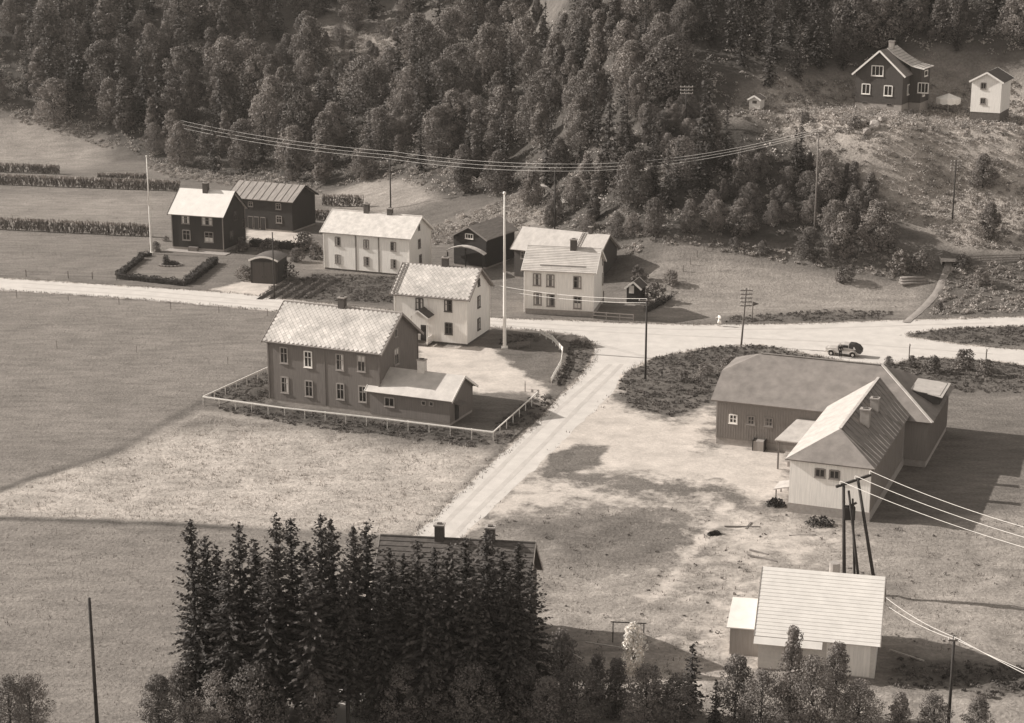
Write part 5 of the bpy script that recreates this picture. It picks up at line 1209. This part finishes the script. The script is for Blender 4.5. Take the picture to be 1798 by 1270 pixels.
# ------------------------------------------------------------------ hedges, lawn bed, garden rows
def hedge(label, a, b, w, hm, dens=60, leaf=0.2):
    A, B = G(*a), G(*b); o = thing('hedge', label, 'hedge', A, math.atan2(B.y-A.y, B.x-A.x)); L = (B-A).xy.length
    rs = np.random.RandomState(int(a[0]*3+b[1])); N = int(L*dens*(2*hm+w)); x = rs.rand(N)*L; u = rs.rand(N)*(2*hm+w)
    y = np.where(u < hm, -w/2, np.where(u < 2*hm, w/2, (u-2*hm)-w/2)); z = np.where(u < hm, u, np.where(u < 2*hm, u-hm, hm)); c = np.stack([x, y, z], 1)+rs.normal(size=(N, 3))*0.07
    c[:, 2] += 0.12*np.sin(x*2.1)+0.08*np.sin(x*5.3+1); c[:, 2] = np.maximum(c[:, 2], 0.03)
    MB().box(0.05, L-0.05, -w/2+0.12, w/2-0.12, -0.1, hm-0.15).build('stems', 'bark', o)
    V, F = quads(c, leaf*(0.7+0.6*rs.rand(N)), rs); link('foliage', mesh_np('foliage', V, F, 'hedge_leaf', 0.65+0.7*rs.rand(N)), o); return o
hedge('front hedge of the lawn before the white-roofed house', (207, 489), (326, 502), 0.8, 0.8)
hedge('left hedge of the lawn beside the flagpole', (207, 487), (250, 454), 0.8, 0.7)
hedge('right hedge of the lawn beside the driveway', (329, 500), (378, 462), 1.1, 1.0)
hedge('short hedge at the back left corner of the lawn', (245, 452), (266, 449), 0.7, 0.6)
hedge('dark hedge along the driveway below the farm yard', (440, 432), (540, 440), 1.2, 1.1)
hedge('dark field hedge beside the bank path right of the outhouse', (1135, 548), (1246, 432), 0.7, 0.6)
def flower_bed(label, px, py, r):
    p = G(px, py); o = thing('flower_bed', label, 'flower bed', p); mb = MB(); n = 18
    ring = [(r*math.cos(6.283*i/n), r*0.75*math.sin(6.283*i/n), 0.02) for i in range(n)]
    mb.slab([(a, b, 0.14) for a, b, c in ring], 0.3); mb.build('soil', 'soil', o)
    for i in range(n):
        a, b, c = ring[i]; MB().box(a-0.16, a+0.16, b-0.12, b+0.12, -0.05, 0.2).build('edging_stone', 'rock', o)
    rs = np.random.RandomState(3); c = ball(700, rs, 0.2)*np.array([r*0.8, r*0.6, 0.6]); c[:, 2] = np.abs(c[:, 2])+0.15; c2 = ball(400, rs, 0.3)*np.array([0.55, 0.55, 0.8])+np.array([-r*0.4, 0, 0.9])
    V, F = quads(np.concatenate([c, c2]), 0.2, rs); link('plants', mesh_np('plants', V, F, 'hedge_leaf', 0.7+0.9*rs.rand(1100)), o, kind='stuff'); return o
flower_bed('round flower bed with dark shrub in the middle of the hedged lawn', 300, 466, 1.7)
for i in range(5):
    a, b = G(455+i*21, 526-i*0.3), G(505+i*21, 496-i*1.0); L = (b-a).xy.length; o = thing('garden_row', ('first', 'second', 'third', 'fourth', 'fifth')[i]+' ridge from the pole in the garden patch by the road', 'garden row', a, math.atan2(b.y-a.y, b.x-a.x), 'ridges of the garden patch')
    MB().slab([(0, -0.45, 0.02), (L, -0.45, 0.02), (L, 0, 0.32), (0, 0, 0.32)], 0.05).slab([(0, 0, 0.32), (L, 0, 0.32), (L, 0.45, 0.02), (0, 0.45, 0.02)], 0.05).build('ridge', 'soil', o)
    rs = np.random.RandomState(i); N = int(L*26); c = np.stack([rs.rand(N)*L, rs.normal(size=N)*0.16, 0.36+rs.rand(N)*0.22], 1); V, F = quads(c, 0.22, rs); link('plants', mesh_np('plants', V, F, 'weed_leaf', 0.7+0.7*rs.rand(N)), o, kind='stuff')

# ------------------------------------------------------------------ small buildings and yard things
h = House('garage', 'low dark garage with pale curved roof edge beside the driveway', (441, 497), (488, 499), 'garage')
L, W = h.L, 4.6; zt = h.loc(462, 452, 'y', -0.2).z
ar = [(-0.2+(L+0.4)*i/10, zt-0.9+0.9*math.sin(math.pi*(0.12+0.76*i/10))) for i in range(11)]
w_ = MB()
w_.poly([(0, 0, -0.2)]+[(0, 0, 1.2)]+[(min(max(x, 0), L), 0, z-0.12) for x, z in ar]+[(L, 0, 1.2), (L, 0, -0.2)])
w_.poly([(L, 0, -0.2), (L, 0, ar[-1][1]-0.12), (L, W, ar[-1][1]-0.12), (L, W, -0.2)]); w_.poly([(0, W, -0.2), (0, W, ar[0][1]-0.12), (0, 0, ar[0][1]-0.12), (0, 0, -0.2)])
w_.poly([(L, W, -0.2)]+[(min(max(x, 0), L), W, z-0.12) for x, z in ar[::-1]]+[(0, W, -0.2)]); w_.build('wall', 'dark_boards', h.e)
rb = MB()
for (a, b) in zip(ar[:-1], ar[1:]): rb.slab([(a[0], -0.22, a[1]), (b[0], -0.22, b[1]), (b[0], W+0.2, b[1]), (a[0], W+0.2, a[1])], 0.08)
rf_ = rb.build('roof', 'turf_roof', h.e)
eb = MB()
for (a, b) in zip(ar[:-1], ar[1:]): eb.bar((a[0], -0.27, a[1]+0.02), (b[0], -0.27, b[1]+0.02), 0.08, 0.24)
eb.build('roof_edge', 'white_paint', h.e)
for s_ in (0, 1):
    d = MB().box(0.3+s_*(L/2-0.28), L/2-0.02+s_*(L/2-0.28), -0.06, -0.003, -0.05, zt-0.75).build('door', 'brown_boards', h.e); MB().box(L/2-0.3+s_*0.5, L/2-0.22+s_*0.5, -0.1, -0.061, 0.9, 1.1).build('handle', 'iron', d)
def bench(label, px, py, rz):
    o = thing('bench', label, 'bench', G(px, py), rz)
    for i in range(3): MB().box(-0.9, 0.9, -0.24+i*0.17, -0.10+i*0.17, 0.42, 0.47).build('seat_slat', 'grey_wood', o)
    for i in range(2): MB().box(-0.9, 0.9, 0.30, 0.34, 0.58+i*0.2, 0.72+i*0.2).build('back_slat', 'grey_wood', o)
    for x in (-0.75, 0.75):
        MB().box(x-0.05, x+0.05, -0.22, -0.14, 0, 0.419).build('leg', 'grey_wood', o); MB().box(x-0.05, x+0.05, 0.22, 0.295, 0, 0.95).build('leg', 'grey_wood', o)
for (x, y, hpx, lab) in ((432, 492, 26, 'dark bush against the left side of the garage'), (500, 488, 30, 'dark bush against the right side of the garage'), (470, 446, 26, 'dark bush on the bank behind the garage')):
    p = G(x, y); k = hpx/pxm(p)/3.0; plant('bush', lab, 'bush', BUSH[x % 3], (p.x, p.y, p.z-0.1), x*0.1, (k*1.2, k*1.2, k), None, ('stem', 'crown'))
bench('weathered bench in the shade right of the tall flagpole', 918, 611, R(-160))
def rock_mesh(seed, s):
    rs = np.random.RandomState(seed); import bmesh
    bm = bmesh.new(); bmesh.ops.create_icosphere(bm, subdivisions=2, radius=1)
    for v in bm.verts:
        f = 1+0.22*math.sin(v.co.x*3+seed)+0.18*math.sin(v.co.y*4+seed*2)+rs.normal()*0.05; v.co = Vector((v.co.x*f*s[0], v.co.y*f*s[1], v.co.z*f*s[2]))
    me = bpy.data.meshes.new('boulder'); bm.to_mesh(me); bm.free(); me.materials.append(MATS['rock']); return me
ROCK = [rock_mesh(i, (1, 0.8, 0.6)) for i in range(3)]
for i, (x, y, k, lab) in enumerate(((1000, 598, 1.0, 'largest boulder on the mound at the road junction'), (1025, 600, 0.75, 'boulder at the roadside tip of the junction mound'), (982, 594, 0.5, 'small boulder at the left of the junction mound'), (1515, 218, 0.9, 'pale rock on the outcrop below the hillside house, left'), (1535, 222, 1.2, 'largest pale rock of the outcrop below the hillside house'), (1522, 232, 0.9, 'pale rock at the foot of the outcrop below the hillside house'), (1548, 212, 0.8, 'pale rock on the outcrop below the hillside house, right'), (1655, 528, 0.5, 'pale stone beside the footpath'), (1690, 560, 0.45, 'pale stone at the roadside near the right edge'))):
    p = G(x, y); b_ = link('boulder', ROCK[i % 3]); b_.location = (p.x, p.y, p.z+0.1*k); b_.rotation_euler = (0, 0, i*1.3); b_.scale = (k, k, k); tag(b_, lab, 'rock')
# log pile
p = G(1605, 500); o = thing('log_pile', 'dark log pile on the meadow beside the dense bush', 'log pile', p, R(8))
for i, (y, z) in enumerate(((0, 0.2), (0.42, 0.2), (0.84, 0.2), (0.2, 0.55), (0.63, 0.55), (0.42, 0.9))): MB().tube((-1.9, y, z), (2.1-0.1*i, y, z), 0.21, 0.19, 9).build('log', 'log', o, True)
# pale culvert slab on the path
p = G(1668, 458); o = thing('footbridge', 'pale plank footbridge at the top of the footpath', 'footbridge', p, R(-5))
for i in range(6): MB().box(-1.3, 1.3, -1.4+i*0.48, -0.96+i*0.48, 0.12, 0.22).build('plank', 'pale_wood', o)
for x in (-1.35, 1.35): MB().box(x-0.05, x+0.05, -1.4, 1.4, -0.3, 0.35).build('side_board', 'pale_wood', o)
# pale timber slide at the wood edge
a, b = G(952, 338), G(994, 366); o = thing('timber_slide', 'pale sloping timber slide at the wood edge above the metal-roofed house', 'timber slide', b)
d = a-b; d.z = a.z-b.z
for k in (-0.3, 0, 0.3): MB().bar(Vector((k, 0, 0.9)), d+Vector((k, 0, 1.3)), 0.22, 0.10).build('plank', 'pale_wood', o)
for f in (0.1, 0.5, 0.9): q = d*f; MB().box(q.x-0.1, q.x+0.1, q.y-0.1, q.y+0.1, q.z-0.5, q.z+0.84+0.4*f).build('leg', 'grey_wood', o)
# parasol between the hillside houses
p = G(1664, 199); hm = zat(p, 164); o = thing('parasol', 'large white garden parasol between the two hillside houses', 'parasol', p)
MB().tube((0, 0, -0.1), (0, 0, hm), 0.05, 0.04, 8).build('pole', 'white_paint', o); MB().tube((0, 0, 0), (0, 0, 0.15), 0.35, 0.3, 12).build('base', 'concrete', o)
cn = MB(); n = 10; rr0 = 2.0
for i in range(n):
    a0, a1 = 6.283*i/n, 6.283*(i+1)/n; A0, A1 = Vector((rr0*math.cos(a0), rr0*math.sin(a0), hm-0.75)), Vector((rr0*math.cos(a1), rr0*math.sin(a1), hm-0.75))
    cn.poly([(0, 0, hm), A0, A1]); cn.poly([A0, A0-Vector((0, 0, 0.75)), (A0+A1)/2-Vector((0, 0, 0.95)), A1-Vector((0, 0, 0.75)), A1])
cn.build('canopy', 'cloth_white', o)
# signs and marker posts
def marker(label, base, top, board=False):
    p = G(*base); hm = zat(p, top); o = thing('road_sign' if board else 'marker_post', label, 'sign' if board else 'post', p)
    MB().box(-0.06, 0.06, -0.06, 0.06, -0.3, hm).build('post', 'grey_wood', o)
    if board: MB().poly([(0.07, -0.065, hm-0.55), (0.85, -0.065, hm-0.3), (0.07, -0.065, hm)]).slab([(0.07, -0.02, hm), (0.07, -0.02, hm-0.55), (0.85, -0.02, hm-0.3)], 0.04, up=1).build('board', 'dark_trim', o)
    else: MB().box(-0.12, 0.12, -0.10, -0.061, hm-0.3, hm-0.02).build('reflector_board', 'white_paint', o)
marker('small dark pointed road sign beside the telegraph pole', (1321, 562), 530, True)
marker('thin marker post at the roadside behind the barn', (1596, 630), 604)
marker('thin marker post at the roadside near the right edge', (1731, 636), 613)
# carpet-beating rack and poles on the lawn near the bottom
p = G(1076, 1125); o = thing('carpet_rack', 'dark carpet-beating rack left of the white blossoming bush', 'rack', p)
q = G(1130, 1128)-p
for e_ in (Vector((0, 0, 0)), q): MB().box(e_.x-0.04, e_.x+0.04, e_.y-0.04, e_.y+0.04, -0.2, 1.56).build('post', 'pole_wood', o)
MB().bar((-0.2, 0, 1.6), q+Vector((0.2, 0, 1.6)), 0.07, 0.07).build('crossbar', 'pole_wood', o)
for (a, b, lab) in (((1028, 1133), (1092, 1143), 'long pale pole lying on the shaded lawn'), ((1000, 1150), (1024, 1164), 'short pale plank lying near the leafy tree'), ((1562, 1146), (1622, 1166), 'pale plank lying on the ground right of the shed')):
    A, B = G(*a), G(*b); t = MB().bar((0, 0, 0.25), B-A+Vector((0, 0, 0.25)), 0.12, 0.10).build('plank', 'pale_wood'); t.location = A; tag(t, lab, 'plank')
# brush piles and scattered boards by the barn
def pile(label, px, py, r, hm, n=260):
    p = G(px, py); rs = np.random.RandomState(px); c = ball(n, rs, 0.2)*np.array([r, r*0.7, hm]); c[:, 2] = np.abs(c[:, 2]); V, F = quads(c, 0.3, rs); t = link('brush_pile', mesh_np('brush_pile', V, F, 'hedge_leaf', 0.5+0.6*rs.rand(n))); t.location = p; tag(t, label, 'brush pile')
pile('dark brush pile below the pale front of the barn wing', 1440, 922, 1.5, 0.9); pile('small brush pile at the corner of the barn wing', 1362, 888, 1.0, 0.8); pile('tiny brush heap on the rough ground below the barn', 1255, 940, 0.7, 0.4)
rs = random.Random(8)
for i in range(5):
    p = G(rs.uniform(1300, 1470), rs.uniform(905, 985)); a = rs.uniform(-0.9, 1.2); l = rs.uniform(1.5, 3.5)
    t = MB().box(-l/2, l/2, -0.09, 0.09, 0.03, 0.14).build('board', 'grey_wood'); t.location = p; t.rotation_euler = (0, 0, a); tag(t, ('longest', 'leftmost', 'steeply angled', 'shortest', 'rightmost')[i]+' weathered board lying on the rough ground below the barn wing', 'board', 'boards scattered below the barn')
# car
def car(label, a, b):
    A, B = G(*a), G(*b); o = thing('car', label, 'car', (A+B)/2, math.atan2(A.y-B.y, A.x-B.x))   # +x is the nose
    def loft(prof, w0, w1, name, m):
        """side profile (x, z) extruded across; sections narrow towards the top"""
        zs = [z for x, z in prof]; z0, z1 = min(zs), max(zs); mb = MB(); n = len(prof); rows = []
        for y in (-1, -0.86, 0.86, 1):
            row_ = []
            for (x, z) in prof:
                w = w0+(w1-w0)*((z-z0)/(z1-z0))**1.5; sh = 0.0 if abs(y) < 0.9 else 0.05
                row_.append((x*(1-sh*0.4), y*w/2, z-(sh if z > z0+0.1 else 0)))
            rows.append(row_)
        for r0, r1 in zip(rows[:-1], rows[1:]):
            for i in range(n): j = (i+1) % n; mb.poly([r0[i], r0[j], r1[j], r1[i]])
        mb.poly(rows[0]); mb.poly(rows[-1][::-1]); return mb.build(name, m, o)
    loft([(-2.1, 0.35), (-2.2, 0.6), (-1.9, 1.0), (-1.2, 1.06), (0.5, 1.08), (1.6, 1.02), (2.0, 0.9), (2.05, 0.4)], 1.35, 1.15, 'body', 'car_paint')
    cab = loft([(-1.75, 0.99), (-1.55, 1.35), (-1.1, 1.6), (-0.2, 1.66), (0.35, 1.55), (0.72, 1.09)], 1.42, 1.15, 'cabin', 'car_paint')
    for s in (-1, 1):
        for (x0, x1) in ((-0.05, 0.42), (-0.75, -0.12)): MB().slab([(x0, s*0.70, 1.16), (x1+0.12*(x0 > -0.1), s*0.70, 1.16), (x1, s*0.64, 1.48), (x0, s*0.64, 1.48)], 0.02, up=1).build('side_window', 'glass', cab)
        for (x, nm) in ((1.35, 'front_fender'), (-1.35, 'rear_fender')):
            f = MB(); n = 8
            for i in range(n):
                a0, a1 = math.pi*i/n, math.pi*(i+1)/n; y0, y1 = s*0.52, s*0.84
                f.slab([(x+0.48*math.cos(a0), y0, 0.36+0.46*math.sin(a0)), (x+0.48*math.cos(a1), y0, 0.36+0.46*math.sin(a1)), (x+0.48*math.cos(a1), y1, 0.34+0.44*math.sin(a1)), (x+0.48*math.cos(a0), y1, 0.34+0.44*math.sin(a0))], 0.03)
            f.build(nm, 'car_paint', o)
            w = MB().tube((x, s*0.58, 0.33), (x, s*0.78, 0.33), 0.33, 0.33, 16).build('wheel', 'rubber', o); MB().tube((x, s*0.781, 0.33), (x, s*0.80, 0.33), 0.17, 0.15, 12).build('hubcap', 'chrome', w)
        MB().tube((1.85, s*0.5, 0.85), (2.08, s*0.5, 0.85), 0.10, 0.14, 10).build('headlight', 'chrome', o)
        MB().box(-0.9, 0.9, s*0.66-0.1, s*0.66+0.1, 0.3, 0.36).build('running_board', 'car_dark', o)
    MB().slab([(0.74, -0.52, 1.10), (0.74, 0.52, 1.10), (0.42, 0.48, 1.52), (0.42, -0.48, 1.52)], 0.02).build('windscreen', 'glass', cab)
    MB().box(2.12, 2.2, -0.75, 0.75, 0.42, 0.52).build('bumper', 'chrome', o)
    MB().box(2.04, 2.09, -0.3, 0.3, 0.45, 0.92).build('grille', 'chrome', o)
    loft([(-2.35, 0.55), (-2.4, 1.0), (-2.05, 1.45), (-1.5, 1.69), (-0.85, 1.70), (-0.85, 1.2), (-1.6, 1.0), (-2.0, 0.6)], 1.5, 1.2, 'tarpaulin', 'car_dark')
    return o
car('light-coloured vintage car with dark covered rear parked beside the road', (1449, 621), (1511, 627))
# people
def person(label, px, py, hm, rz, top, legs, skirt=False, arm=(0.25, 0.0)):
    p = G(px, py); o = thing('person', label, 'person', p, rz); k = hm/1.75
    def skin(name, V, E, Rd, m, parent, root=0):
        me = bpy.data.meshes.new(name); me.from_pydata([tuple(c*k for c in v) for v in V], E, []); me.materials.append(MATS[m]); ob = link(name, me, parent)
        md = ob.modifiers.new('skin', 'SKIN'); 
        for i, r in enumerate(Rd): me.skin_vertices[0].data[i].radius = (r*k, r*k)
        me.skin_vertices[0].data[root].use_root = True
        ob.modifiers.new('sub', 'SUBSURF').levels = 1; md.use_smooth_shade = True; return ob
    V = [(0, 0, 0.95), (0, 0, 1.18), (0, 0, 1.40), (0, 0, 1.50), (0, -0.01, 1.62), (0, -0.01, 1.72)]; E = [(0, 1), (1, 2), (2, 3), (3, 4), (4, 5)]; Rd = [0.13, 0.12, 0.14, 0.055, 0.095, 0.07]
    for s in (-1, 1):
        i = len(V); V += [(s*0.18, 0, 1.40), (s*(0.22+arm[0]*0.2), -0.02, 1.13), (s*(0.22+arm[0]*0.35), -0.08-arm[1], 0.90+arm[1]), (s*(0.22+arm[0]*0.36), -0.10-arm[1], 0.81+arm[1])]; E += [(2, i), (i, i+1), (i+1, i+2), (i+2, i+3)]; Rd += [0.065, 0.05, 0.036, 0.034]
        for f in range(5):
            j = len(V); fx = (f-2)*0.016; V += [(V[i+3][0]+fx*0.3, V[i+3][1]+fx-0.01, V[i+3][2]-0.05), (V[i+3][0]+fx*0.3, V[i+3][1]+fx-0.02, V[i+3][2]-(0.10 if 0 < f < 4 else 0.075))]; E += [(i+3, j), (j, j+1)]; Rd += [0.010, 0.008]
        i = len(V); V += [(s*0.10, 0, 0.88), (s*0.11, -0.01, 0.50), (s*0.115, 0.02, 0.09), (s*0.125, -0.13, 0.035)]; E += [(0, i), (i, i+1), (i+1, i+2), (i+2, i+3)]; Rd += [0.10, 0.065, 0.045, 0.04]
    body = skin('body', V, E, Rd, 'skin', o)
    Vt = [(0, 0, 0.92), (0, 0, 1.18), (0, 0, 1.43)]; Et = [(0, 1), (1, 2)]; Rt = [0.155, 0.145, 0.15]
    for s in (-1, 1):
        i = len(Vt); Vt += [(s*0.18, 0, 1.40), (s*(0.22+arm[0]*0.2), -0.02, 1.13), (s*(0.22+arm[0]*0.35), -0.08-arm[1], 0.91+arm[1])]; Et += [(2, i), (i, i+1), (i+1, i+2)]; Rt += [0.085, 0.068, 0.052]
    skin('jacket' if not skirt else 'blouse', Vt, Et, Rt, top, o)
    if skirt: MB().tube((0, 0, 0.45*k), (0, 0, 0.98*k), 0.30*k, 0.15*k, 14).build('skirt', legs, o, True)
    else:
        Vl = [(0, 0, 0.95)]; El = []; Rl = [0.15]
        for s in (-1, 1): i = len(Vl); Vl += [(s*0.10, 0, 0.86), (s*0.11, -0.01, 0.50), (s*0.115, 0.02, 0.08)]; El += [(0, i), (i, i+1), (i+1, i+2)]; Rl += [0.115, 0.085, 0.07]
        skin('trousers', Vl, El, Rl, legs, o)
    skin('hair', [(0, 0.02, 1.66), (0, 0.015, 1.735)], [(0, 1)], [0.102, 0.075], 'hair', o)
    for s in (-1, 1): MB().tube((s*0.035*k, -0.095*k, 1.645*k), (s*0.035*k, -0.108*k, 1.645*k), 0.012*k, 0.01*k, 6).build('eye', 'hair', body)
    MB().tube((0, -0.095*k, 1.63*k), (0, -0.125*k, 1.60*k), 0.010*k, 0.014*k, 6).build('nose', 'skin', body); MB().box(-0.025*k, 0.025*k, -0.108*k, -0.085*k, 1.572*k, 1.582*k).build('mouth', 'hair', body)
    return o
person('person in dark clothes standing beside the parked car', 1475, 628, 1.78, R(10), 'cloth_dark', 'cloth_dark')
person('person in white clothes standing at the far edge of the road', 1263, 573, 1.75, R(-60), 'cloth_white', 'cloth_white', True, (0.5, 0.25))

# ------------------------------------------------------------------ thin haze volume, added to lift the dark tones
hz = MB().box(-950, 950, -180, 930, -2.5, 420); hm_ = bpy.data.materials.new('haze'); hm_.use_nodes = True; hn = hm_.node_tree; hn.nodes.clear()
ho = hn.nodes.new('ShaderNodeOutputMaterial'); hv = hn.nodes.new('ShaderNodeVolumePrincipled'); hv.inputs['Color'].default_value = (0.95, 0.88, 0.80, 1); hv.inputs['Density'].default_value = 0.00010; hv.inputs['Anisotropy'].default_value = 0.2
hn.links.new(hv.outputs[0], ho.inputs['Volume']); MATS['haze'] = hm_; hz.build('haze', 'haze', kind='stuff')
